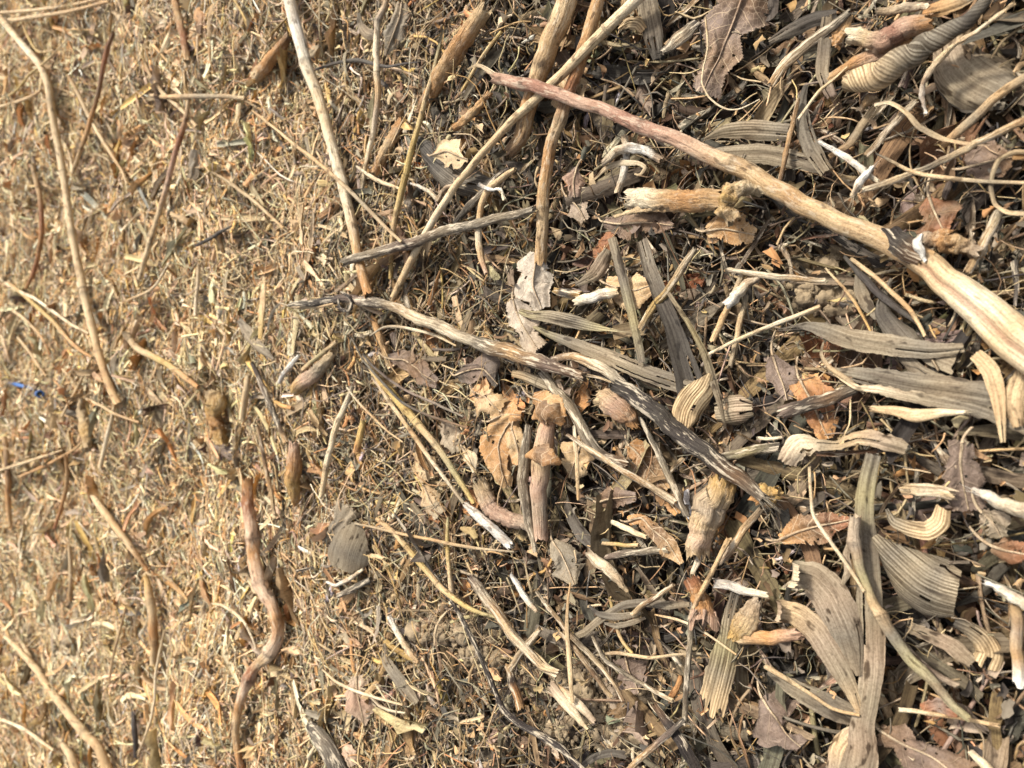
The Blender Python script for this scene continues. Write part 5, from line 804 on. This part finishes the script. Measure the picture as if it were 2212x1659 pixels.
SOILPATCH = [(1760, 640, 75), (1830, 660, 50), (1300, 1480, 90), (1180, 1440, 60), (1400, 1460, 60), (1230, 1570, 70), (1360, 1570, 70), (1520, 1450, 50), (1010, 1370, 70), (930, 1350, 50), (130, 1400, 70), (1060, 1400, 60), (1900, 640, 40)]
PS = [(unproj(x, y, .01), r / F * (unproj(x, y, .01) - np.array([0, 0, H])) @ VD) for x, y, r in SOILPATCH]
def soilness(x, y):
    s = np.zeros_like(x)
    for q, r in PS: s = np.maximum(s, np.exp(-((x - q[0]) ** 2 + (y - q[1]) ** 2) / (r * 1.1) ** 2))
    return s
xs = np.r_[-60, -20, -6, -2.5, np.linspace(-1.6, 1.6, 330), 2.5, 6, 20, 60]
ys = np.r_[-60, -20, -5, -1, np.linspace(-.3, 3.0, 340), 4, 8, 20, 60]
X, Y = np.meshgrid(xs, ys); Z = ground(X, Y); SN = soilness(X, Y)
Z = Z + SN * T_(Y) * .72 + .0035 * snoise(np.stack([X, Y], -1), 170, 21, 3)
V = np.stack([X, Y, Z], -1).reshape(-1, 3)
lp, tot = flat(grid_faces(len(ys), len(xs)))
lp = np.array(lp).reshape(-1, 4)[:, ::1].ravel()
me = build_mesh('ground', V, lp, tot, (.2, .15, .1), V, SOIL); g = bpy.data.objects.new('ground', me); COL.objects.link(g); g['kind'] = 'structure'

# ------------------------------------------------------------------ loose litter
def scatter(n, rg, ylo, yhi, wfun=lambda y: 1 + 0 * y, keep_soil=.1):
    out = []; got = 0
    while got < n:
        y = rg.uniform(ylo, yhi, n * 2); hw = .517 * (y * math.cos(PITCH) + H * math.sin(PITCH))
        x = rg.uniform(-1.5, 1.5, n * 2); ax_ = np.abs(x)
        ok = (ax_ < hw * 1.1 + .38) & ((ax_ < hw * 1.1 + .03) | (rg.random(n * 2) < .62)) & (rg.random(n * 2) < wfun(y)) & (rg.random(n * 2) > (1 - keep_soil) * soilness(x, y))
        out.append(np.stack([x[ok], y[ok]], 1)); got += ok.sum()
    return np.vstack(out)[:n]
def pick(rg, n, spec):
    ks = [k for k, _ in spec]; p = np.array([v for _, v in spec], float); p /= p.sum()
    i = rg.choice(len(ks), n, p=p); c = np.array([PAL[k] for k in ks])[i] * rg.normal(1, .17, (n, 1)).clip(.55, 1.45) * rg.normal(1, .05, (n, 3))
    return np.array(ks)[i], c.clip(.02, .85)
def frames(rg, n, xy, depth, L, tilt_sd):
    """centre, direction, side, normal"""
    e = .004; x, y = xy[:, 0], xy[:, 1]; gz = ground(x, y)
    gx = (ground(x + e, y) - gz) / e; gy = (ground(x, y + e) - gz) / e
    N = unit(np.stack([-gx, -gy, np.ones(n)], 1) + rg.normal(0, tilt_sd, (n, 3)) * np.array([1, 1, 0]))
    az = rg.uniform(0, 6.283, n); D = np.stack([np.cos(az), np.sin(az) * np.interp(y, [.45, .8], [1, .72]), np.zeros(n)], 1); D = unit(D - N * (D * N).sum(1, keepdims=True))
    D[:, 2] += rg.normal(0, tilt_sd * .6, n); D = unit(D); Sd = unit(np.cross(N, D)); N = np.cross(D, Sd)
    Tk = T_(y); z = gz + Tk * depth
    return np.stack([x, y, z], 1), D, Sd, N
def bsticks(rg, C, D, Sd, N, L, W, col, flatn, ns=5, nr=5, bend=.08, jag=1.2, kink=0.):
    n = len(C); s = np.linspace(-.5, .5, nr); bd = rg.normal(0, bend, (n, 1)); bz = -np.abs(rg.normal(0, bend * .6, (n, 1)))
    q = (s[None] ** 2 - .08)
    if kink: q = q + kink * np.sin(s[None] * 9 + rg.uniform(0, 6, (n, 1))) * .06
    P = C[:, None] + D[:, None] * (s[None] * L[:, None])[..., None] + Sd[:, None] * (bd * q * L[:, None] * 4)[..., None] + N[:, None] * (bz * q * L[:, None] * 2)[..., None]
    th = np.linspace(0, 6.2832, ns, endpoint=False)[None, None] + rg.uniform(0, 6, (n, 1, 1)) * 0
    r = W[:, None] / 2 * (1 + rg.normal(0, .12, (n, nr))) * (1 - .25 * rg.random((n, 1)) * (s[None] + .5))
    ca, sa = np.cos(th) * r[..., None], np.sin(th) * r[..., None] * np.asarray(flatn).reshape(-1, 1, 1)
    V = P[:, :, None] + Sd[:, None, None] * ca[..., None] + N[:, None, None] * sa[..., None]
    for i, sg in ((0, -1), (nr - 1, 1)): V[:, i] += D[:, None] * (sg * rg.random((n, ns)) * W[:, None] * jag)[..., None]
    rest = np.stack([np.broadcast_to((s[None] * L[:, None])[..., None], ca.shape), ca, sa + rg.uniform(0, 9, (n, 1, 1))], -1)
    cc = np.broadcast_to(col[:, None, None], V.shape)
    F_ = grid_faces(nr, ns, True) + [tuple(range(ns))[::-1], tuple((nr - 1) * ns + j for j in range(ns))]
    return V.reshape(n, -1, 3), F_, cc.reshape(n, -1, 3), rest.reshape(n, -1, 3)
def bsheets(rg, C, D, Sd, N, L, W, col, nu=7, nv=5, cup=.6, bend=.15, twist=.5, jag=.12, crumple=0., leafy=False):
    n = len(C); s = np.linspace(-.5, .5, nu); v = np.linspace(-.5, .5, nv)
    bd = rg.normal(0, bend, (n, 1)); bz = rg.normal(0, bend, (n, 1)); tw = rg.normal(0, twist, (n, 1)) * s[None] * 2
    P = C[:, None] + D[:, None] * (s[None] * L[:, None])[..., None] + Sd[:, None] * (bd * s[None] ** 2 * L[:, None] * 2)[..., None] + N[:, None] * (bz * (s[None] ** 2 - .08) * L[:, None] * 2)[..., None]
    prof = (np.sqrt(np.clip(1 - (2 * s) ** 2 * .93, 0, 1)) if leafy else (1 - .25 * rg.random((n, 1)) * (2 * s[None]) ** 2)) * np.ones((n, nu))
    if not leafy: prof = prof * (1 - rg.random((n, 1)) * .6 * (s[None] + .5) ** 2)
    we = prof[..., None] * (1 + rg.normal(0, jag, (n, nu, 2))); vs = np.where(v < 0, v * we[..., :1], v * we[..., 1:]) * W[:, None, None]
    cu = rg.normal(0, cup, (n, 1, 1)); h = -cu * (vs ** 2) / np.maximum(W[:, None, None], 1e-5) * 2
    S2 = Sd[:, None] * np.cos(tw)[..., None] + N[:, None] * np.sin(tw)[..., None]; N2 = N[:, None] * np.cos(tw)[..., None] - Sd[:, None] * np.sin(tw)[..., None]
    V = P[:, :, None] + S2[:, :, None] * vs[..., None] + N2[:, :, None] * h[..., None]
    for i, sg in ((0, -1), (nu - 1, 1)): V[:, i] += D[:, None] * (sg * rg.random((n, nv)) * W[:, None] * .45)[..., None]
    if crumple: V = V + rg.normal(0, crumple, (n, nu, nv, 1)) * W[:, None, None, None] * N[:, None, None] + rg.normal(0, crumple * .5, (n, nu, nv, 3)) * W[:, None, None, None]
    rest = np.stack([np.broadcast_to((s[None] * L[:, None])[..., None], vs.shape), vs, np.broadcast_to(rg.uniform(0, 9, (n, 1, 1)), vs.shape)], -1)
    cc = np.broadcast_to(col[:, None, None], V.shape)
    return V.reshape(n, -1, 3), grid_faces(nu, nv), cc.reshape(n, -1, 3), rest.reshape(n, -1, 3)
HP = np.array([(x, y, i) for i, (r, ps) in enumerate(HEROES) for a, b in (zip(ps, ps[1:]) if len(ps) > 1 else [(ps[0], ps[0])]) for t in (0, .5) for x, y in [(a[0] * (1 - t) + b[0] * t, a[1] * (1 - t) + b[1] * t)]])
def relation(px, py):
    in_f = (HP[:, 0] > 10) & (HP[:, 0] < 2200) & (HP[:, 1] > 10) & (HP[:, 1] < 1650)
    d = np.hypot(HP[:, 0] - px, HP[:, 1] - py) + (~in_f) * 1e4; k = int(np.argmin(d)); i = int(HP[k, 2]); ref, ps = HEROES[i]
    dx, dy = px - HP[k, 0], py - HP[k, 1]
    w_ = ('right of' if dx > 0 else 'left of') if abs(dx) > abs(dy) else ('below' if dy > 0 else 'above')
    near = 'just ' if d[k] < 40 else ('' if d[k] < 90 else 'well ')
    end = ''
    if len(ps) > 1 and math.dist(ps[0], ps[-1]) > 130:
        a, b = np.array(ps[0]), np.array(ps[-1]); t = float(np.clip(((HP[k, :2] - a) @ (b - a)) / ((b - a) @ (b - a)), 0, 1))
        hor = abs(b[0] - a[0]) > abs(b[1] - a[1]); lo, hi = ('left', 'right') if hor else ('upper', 'lower')
        if (b[0] < a[0]) if hor else (b[1] < a[1]): t = 1 - t
        end = f'the {lo} end of ' if t < .3 else (f'the {hi} end of ' if t > .7 else 'the middle of ')
    return near + w_ + ' ' + end + ref
STUFF_MAT = {}
def emit(name, cat, noun, group, stuffname, data, m, keys, L, W, C, top, quota=300, smooth=True):
    """the pieces that show largest become things of their own, the rest one heap"""
    V, F_, cc, rest = data; n = len(V); px, py, dep = proj(C)
    vis = (px > 5) & (px < 2207) & (py > 5) & (py < 1654)
    score = L * np.minimum(W * 3, L) / dep ** 2 * np.where(top > .55, 1, .05) * vis
    order = np.argsort(-score); ind = [i for i in order[:quota] if vis[i] and top[i] > .55]
    lp, tot = flat(F_); lp = np.array(lp); sel = np.ones(n, bool); sel[ind] = False; used = {}
    md = {k: np.median(L[ind]) for k in (0,)} if ind else {0: 1}
    for i in ind:
        o_ = C[i]; me = build_mesh(name, V[i] - o_, lp, tot, cc[i], rest[i], m, smooth); o = bpy.data.objects.new(name, me); o.location = o_; COL.objects.link(o)
        size = 'long' if L[i] > md[0] * 1.3 else ('short' if L[i] < md[0] * .75 else 'mid-sized')
        lab = f'{size} {WORD[keys[i]]} {noun} {relation(px[i], py[i])}'
        w_ = lab.split()
        if len(w_) > 16: lab = ' '.join(w_[1:17]) if len(w_) == 17 else lab.replace('the middle of ', '').replace('just ', '')
        lab = ' '.join(lab.split()[:16])
        o['label'] = lab; o['category'] = cat; o['group'] = group
    k = np.where(sel)[0]
    if len(k):
        nv_ = V.shape[1]; Vk = V[k].reshape(-1, 3); lps = (lp[None] + (np.arange(len(k)) * nv_)[:, None]).ravel(); tots = np.tile(tot, len(k))
        me = build_mesh(stuffname, Vk, lps, tots, cc[k].reshape(-1, 3), rest[k].reshape(-1, 3), m, smooth)
        o = bpy.data.objects.new(stuffname, me); COL.objects.link(o); o['kind'] = 'stuff'; o['label'] = group + ' in the deeper and finer litter'; o['category'] = cat + ' litter'
NEAR_SHADE = .52  # darkens the near litter's colours, standing in for shade on that side
FC = np.array([1.28, 1.31, 1.33])         # lifts the colours of the litter higher up the heap
near_mix = [('gtan', 4), ('grey', 4), ('tan', 2.5), ('ltan', 2.5), ('pale', 1.5), ('dgrey', 1.6), ('brown', 1.2), ('olive', 1), ('beige', 1.5)]
far_mix = [('ltan', 8), ('tan', 4.5), ('pale', 5), ('gtan', 4), ('gold', 2.2), ('orange', 1.6), ('grey', 1.2), ('brown', .4), ('cream', 1.6), ('beige', 2)]
def near_w(y): return np.interp(y, [.40, .60, .80, 1.1], [1, .6, .22, .01])
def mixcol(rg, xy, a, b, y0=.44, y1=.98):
    n = len(xy); ka, ca = pick(rg, n, a); kb, cb = pick(rg, n, b); ca = ca * NEAR_SHADE; t = (rg.random(n) < np.interp(xy[:, 1], [y0, y1], [0, 1]))
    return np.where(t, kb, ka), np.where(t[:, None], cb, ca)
def szf(y, a, b): return np.interp(y, [.1, .4, .75, 1.5], [a, a * .9, b, b])
# long blade scraps (near side)
rg = np.random.default_rng(1); n = 4140; xy = scatter(n, rg, -.18, 1.0, near_w, .12); d = rg.random(n) ** 1.3
L = rg.lognormal(math.log(.050), .42, n).clip(.018, .12) * szf(xy[:, 1], 1, .55); W = L * rg.uniform(.10, .26, n); W = W.clip(.003, .016)
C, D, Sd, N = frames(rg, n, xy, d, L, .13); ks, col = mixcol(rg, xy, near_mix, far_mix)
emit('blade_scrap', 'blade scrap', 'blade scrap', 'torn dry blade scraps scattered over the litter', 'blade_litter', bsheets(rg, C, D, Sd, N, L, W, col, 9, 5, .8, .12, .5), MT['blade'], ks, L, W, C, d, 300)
# leaf scraps
rg = np.random.default_rng(2); n = 827; xy = scatter(n, rg, -.18, 1.5, lambda y: np.interp(y, [.45, .6, .8], [1, .4, .005]), .15); d = rg.random(n) * .92
L = rg.lognormal(math.log(.026), .35, n).clip(.01, .055) * szf(xy[:, 1], 1, .75); W = L * rg.uniform(.5, .9, n)
C, D, Sd, N = frames(rg, n, xy, d, L, .28); ks, col = pick(rg, n, [('mauve', 1.6), ('brown', 2.6), ('tan', 2.4), ('orange', 1.6), ('beige', 1.6), ('gtan', 2.2), ('dgrey', 1), ('rust', .6)])
emit('leaf_scrap', 'leaf scrap', 'leaf scrap', 'crumpled dead leaf scraps scattered over the litter', 'leaf_litter', bsheets(rg, C, D, Sd, N, L, W, col, 9, 9, .9, .2, .3, .11, .045, True), MT['leafd'], ks, L, W, C, d, 300)
# straws
rg = np.random.default_rng(3); n = 9660; xy = scatter(n, rg, -.18, 1.5, lambda y: np.interp(y, [.6, 1.1], [1, .3]), .12); d = rg.random(n) ** 1.15
L = rg.lognormal(math.log(.038), .48, n).clip(.012, .13) * szf(xy[:, 1], 1, .8); W = rg.lognormal(math.log(.0019), .42, n).clip(.0008, .006)
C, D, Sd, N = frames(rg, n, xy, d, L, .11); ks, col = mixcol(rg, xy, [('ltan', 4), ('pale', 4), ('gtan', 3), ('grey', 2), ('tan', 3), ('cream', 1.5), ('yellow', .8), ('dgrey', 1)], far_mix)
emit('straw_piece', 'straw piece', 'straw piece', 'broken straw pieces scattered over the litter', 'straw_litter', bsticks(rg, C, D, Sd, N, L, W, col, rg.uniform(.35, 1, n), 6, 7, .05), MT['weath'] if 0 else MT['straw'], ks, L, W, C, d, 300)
# thin dark twigs and wiry roots
rg = np.random.default_rng(4); n = 2346; xy = scatter(n, rg, -.18, 1.6, lambda y: np.interp(y, [.6, 1.4], [1, .35]), .4); d = .2 + .85 * rg.random(n)
L = rg.lognormal(math.log(.042), .45, n).clip(.012, .12); W = rg.lognormal(math.log(.0010), .35, n).clip(.0005, .0026)
C, D, Sd, N = frames(rg, n, xy, d, L, .10); ks, col = pick(rg, n, [('dgrey', 3), ('dark', 2.0), ('brown', 2), ('tan', 3), ('ltan', 3), ('pale', 2)])
emit('thin_twig', 'thin twig', 'wiry twig', 'thin wiry twigs scattered over the litter', 'wiry_litter', bsticks(rg, C, D, Sd, N, L, W, col, np.ones(n), 5, 11, .09, .8, 1.2), MT['stem'], ks, L, W, C, d, 300)
# white and orange root bits
rg = np.random.default_rng(5); n = 827; xy = scatter(n, rg, -.15, 1.8, lambda y: np.interp(y, [.7, 1.6], [1, .4]), .3); d = .4 + .62 * rg.random(n)
L = rg.lognormal(math.log(.015), .4, n).clip(.006, .04); W = L * rg.uniform(.12, .38, n)
C, D, Sd, N = frames(rg, n, xy, d, L, .15); ks, col = pick(rg, n, [('white', 3.0), ('cream', 3), ('orange', 3), ('pink', 2), ('ltan', 2)])
emit('root_bit', 'root bit', 'root bit', 'broken root bits scattered over the litter', 'root_litter', bsticks(rg, C, D, Sd, N, L, W, col, rg.uniform(.4, .9, n), 8, 7, .1, .9), MT['pith'], ks, L, W, C, d, 300)
# near crumbs and chips filling the gaps
rg = np.random.default_rng(6); n = 20700; xy = scatter(n, rg, -.2, 1.1, lambda y: np.interp(y, [.55, .95], [1, .1]), .3); d = rg.random(n) * .75
L = rg.lognormal(math.log(.009), .45, n).clip(.003, .03); W = L * rg.uniform(.10, .5, n)
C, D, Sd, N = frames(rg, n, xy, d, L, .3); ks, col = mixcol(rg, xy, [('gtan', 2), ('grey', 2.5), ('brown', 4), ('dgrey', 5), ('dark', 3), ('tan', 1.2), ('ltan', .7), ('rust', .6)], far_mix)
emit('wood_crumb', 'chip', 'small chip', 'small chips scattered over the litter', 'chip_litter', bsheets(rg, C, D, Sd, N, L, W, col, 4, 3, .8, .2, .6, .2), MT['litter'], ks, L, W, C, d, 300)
# far chopped litter
rg = np.random.default_rng(7); n = 88320; xy = scatter(n, rg, .36, 2.35, lambda y: np.interp(y, [.40, .60, .82, 2.3], [.06, .4, 1, .8]), .2); d = rg.random(n) ** .7 * 1.0
L = rg.lognormal(math.log(.021), .55, n).clip(.004, .08); W = rg.lognormal(math.log(.0017), .5, n).clip(.0008, .006)
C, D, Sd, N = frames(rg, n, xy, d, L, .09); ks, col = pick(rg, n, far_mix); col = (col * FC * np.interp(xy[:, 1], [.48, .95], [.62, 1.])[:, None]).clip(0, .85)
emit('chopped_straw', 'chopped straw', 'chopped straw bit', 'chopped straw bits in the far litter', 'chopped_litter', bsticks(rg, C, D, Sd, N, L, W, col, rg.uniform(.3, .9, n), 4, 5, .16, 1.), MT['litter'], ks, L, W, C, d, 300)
rg = np.random.default_rng(17); n = 12419; xy = scatter(n, rg, .42, 2.35, lambda y: np.interp(y, [.5, .85, 2.3], [.1, 1, .8]), .2); d = .35 + rg.random(n) * .8
L = rg.lognormal(math.log(.034), .45, n).clip(.012, .10); W = L * rg.uniform(.05, .2, n); W = W.clip(.0018, .010)
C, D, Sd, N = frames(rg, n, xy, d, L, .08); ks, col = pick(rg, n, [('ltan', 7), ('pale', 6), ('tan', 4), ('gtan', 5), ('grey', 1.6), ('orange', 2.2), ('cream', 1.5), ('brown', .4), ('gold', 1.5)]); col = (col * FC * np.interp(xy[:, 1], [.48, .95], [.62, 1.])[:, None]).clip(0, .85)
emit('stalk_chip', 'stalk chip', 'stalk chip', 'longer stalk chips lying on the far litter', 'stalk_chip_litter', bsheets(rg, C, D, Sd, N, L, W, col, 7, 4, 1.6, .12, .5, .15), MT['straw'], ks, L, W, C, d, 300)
rg = np.random.default_rng(27); n = 4140; xy = scatter(n, rg, .38, 2.35, lambda y: np.interp(y, [.4, .7, 2.3], [.2, 1, .8]), .2); d = .5 + rg.random(n) * .6
L = rg.lognormal(math.log(.011), .35, n).clip(.005, .022); W = L * rg.uniform(.4, .8, n)
C, D, Sd, N = frames(rg, n, xy, d, L, .28); ks, col = pick(rg, n, [('ltan', 7), ('pale', 3), ('tan', 5), ('gtan', 4), ('mauve', .7), ('orange', 1.6), ('brown', .4), ('grey', 1), ('cream', 1.5)])
emit('leaf_flake', 'leaf flake', 'leaf flake', 'small curled leaf flakes in the far litter', 'leaf_flake_litter', bsheets(rg, C, D, Sd, N, L, W, col, 6, 6, 1.6, .3, .5, .2, .06, True), MT['litter'], ks, L, W, C, d, 300)
rg = np.random.default_rng(47); n = 23460; xy = scatter(n, rg, .42, 2.3, lambda y: np.interp(y, [.45, .8, 2.3], [.4, 1, .8]), .5); d = .5 + rg.random(n) * .75
L = rg.lognormal(math.log(.042), .5, n).clip(.012, .13); W = rg.lognormal(math.log(.0010), .38, n).clip(.0005, .0028)
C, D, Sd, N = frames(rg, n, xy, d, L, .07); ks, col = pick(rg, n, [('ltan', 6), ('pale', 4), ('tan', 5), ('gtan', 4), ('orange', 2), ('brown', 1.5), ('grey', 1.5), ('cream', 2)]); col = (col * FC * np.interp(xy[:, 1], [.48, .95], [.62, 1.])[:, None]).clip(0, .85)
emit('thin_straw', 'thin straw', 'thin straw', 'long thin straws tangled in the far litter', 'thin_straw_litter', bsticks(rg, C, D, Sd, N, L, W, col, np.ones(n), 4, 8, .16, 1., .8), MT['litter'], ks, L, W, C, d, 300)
# shreds and crumbs lying over and against the bigger pieces of the near side
rg = np.random.default_rng(57); n = 8600; xy = scatter(n, rg, -.18, 1.0, lambda y: np.interp(y, [.55, .95], [1, .2]), .4); d = .55 + .62 * rg.random(n)
L = rg.lognormal(math.log(.022), .5, n).clip(.006, .07); W = rg.lognormal(math.log(.0012), .4, n).clip(.0005, .003)
C, D, Sd, N = frames(rg, n, xy, d, L, .12); ks, col = pick(rg, n, [('ltan', 4), ('gtan', 5), ('grey', 4), ('tan', 3), ('brown', 3), ('dgrey', 3), ('pale', 2.5)])
emit('straw_shred', 'straw shred', 'straw shred', 'fine straw shreds lying over the larger pieces', 'shred_litter', bsticks(rg, C, D, Sd, N, L, W, col, rg.uniform(.3, 1, n), 4, 6, .14, 1.4, .6), MT['straw'], ks, L, W, C, d, 300)
rg = np.random.default_rng(67); n = 12419; xy = scatter(n, rg, -.18, 1.0, lambda y: np.interp(y, [.55, .95], [1, .2]), .5); d = .5 + .62 * rg.random(n)
L = rg.lognormal(math.log(.0048), .5, n).clip(.0015, .014); W = L * rg.uniform(.25, .8, n)
C, D, Sd, N = frames(rg, n, xy, d, L, .4); ks, col = pick(rg, n, [('gtan', 4), ('grey', 3), ('tan', 3), ('brown', 4), ('dgrey', 3), ('ltan', 2), ('orange', 1)])
emit('litter_crumb', 'crumb', 'litter crumb', 'small crumbs caught between and on the larger pieces', 'crumb_litter', bsheets(rg, C, D, Sd, N, L, W, col * .85, 4, 4, 1.2, .3, .6, .25, .08), MT['litter'], ks, L, W, C, d, 300)
rg = np.random.default_rng(77); n = 3600; xy = scatter(n, rg, -.18, 1.0, lambda y: np.interp(y, [.55, .95], [1, .15]), .1); d = .35 + .65 * rg.random(n)
L = rg.lognormal(math.log(.032), .45, n).clip(.010, .09); W = rg.lognormal(math.log(.0030), .4, n).clip(.0014, .008)
C, D, Sd, N = frames(rg, n, xy, d, L, .12); ks, col = pick(rg, n, [('grey', 5), ('gtan', 5), ('ltan', 2.5), ('dgrey', 3), ('brown', 2), ('pale', 1.5), ('beige', 1.5)])
emit('husk_splinter', 'husk splinter', 'husk splinter', 'torn husk splinters wedged between the blades', 'splinter_litter', bsheets(rg, C, D, Sd, N, L, W, col * .8, 8, 5, 1.5, .14, .9, .22), MT['weath'], ks, L, W, C, d, 300)
# hair-fine roots and fibres
rg = np.random.default_rng(37); n = 4416; xy = scatter(n, rg, -.18, 1.1, lambda y: np.interp(y, [.5, 1.], [1, .4]), .6); d = .4 + rg.random(n) * .75
L = rg.lognormal(math.log(.026), .5, n).clip(.008, .09); W = rg.lognormal(math.log(.0005), .3, n).clip(.0003, .001)
C, D, Sd, N = frames(rg, n, xy, d, L, .2); ks, col = pick(rg, n, [('dgrey', 3), ('dark', 2), ('brown', 2), ('ltan', 3), ('pale', 3)])
V_, F_, c_, r_ = bsticks(rg, C, D, Sd, N, L, W, col, np.ones(n), 3, 10, .16, .5, 2.); nv_ = V_.shape[1]; lp, tot = flat(F_)
me = build_mesh('fine_fibres', V_.reshape(-1, 3), (np.array(lp)[None] + (np.arange(n) * nv_)[:, None]).ravel(), np.tile(tot, n), c_.reshape(-1, 3), r_.reshape(-1, 3), MT['stem'])
o = bpy.data.objects.new('fine_fibres', me); COL.objects.link(o); o['kind'] = 'stuff'; o['label'] = 'hair-fine roots and fibres tangled through the litter'; o['category'] = 'fibres'
# soil clods and crumbs
rg = np.random.default_rng(8); bases = [blob(np.zeros(3), 1., s, 3, .55, (1, 1, .8)) for s in range(6)]
SMc = CLOD
def clods(n, rlo, rhi, spread, name, seed):
    rg = np.random.default_rng(seed); out = []
    for i in range(n):
        q, r = PS[rg.integers(len(PS))]; p = q[:2] + rg.normal(0, spread, 2) * r; z = float(ground(p[0], p[1])) + float(T_(p[1])) * .70 * float(soilness(np.array([p[0]]), np.array([p[1]]))[0]); rr = rlo * (rhi / rlo) ** rg.random() ** 1.6
        out.append((np.array([p[0], p[1], z + rr * .35 + rg.random() * .004]), rr, rg.integers(6), rg.random() * 6.28))
    return out
big = clods(290, .003, .011, .7, 'soil_clod', 9)
for c, r, k, a in big:
    px, py, _ = proj(c[None]); px, py = px[0], py[0]; b_ = bases[k]; R_ = np.array([[math.cos(a), -math.sin(a), 0], [math.sin(a), math.cos(a), 0], [0, 0, 1]])
    Vb = b_.V @ R_.T * r; p = Part(); p.V = Vb + c; p.F = b_.F; p.col = np.ones((len(Vb), 3)) * .2; p.rest = Vb + c
    o = link('soil_clod', p, SMc, None, c); o['label'] = f"{'large' if r > .0075 else 'small'} rough brown soil clod {relation(px, py)}"; o['label'] = ' '.join(o['label'].split()[:16]); o['category'] = 'soil clod'; o['group'] = 'soil clods showing between the straw'
sm = clods(9000, .0007, .0036, 1.0, 'soil_crumbs', 10); b0 = [blob(np.zeros(3), 1., s, 1, .4) for s in range(6)]
nvb = len(b0[0].V); lp, tot = flat(b0[0].F); VV = np.vstack([b0[k].V * r + c for c, r, k, a in sm])
me = build_mesh('soil_crumbs', VV, (np.array(lp)[None] + (np.arange(len(sm)) * nvb)[:, None]).ravel(), np.tile(tot, len(sm)), (.2, .15, .1), VV, CLOD, False)
o = bpy.data.objects.new('soil_crumbs', me); COL.objects.link(o); o['kind'] = 'stuff'; o['label'] = 'fine brown soil crumbs between the straw'; o['category'] = 'soil'
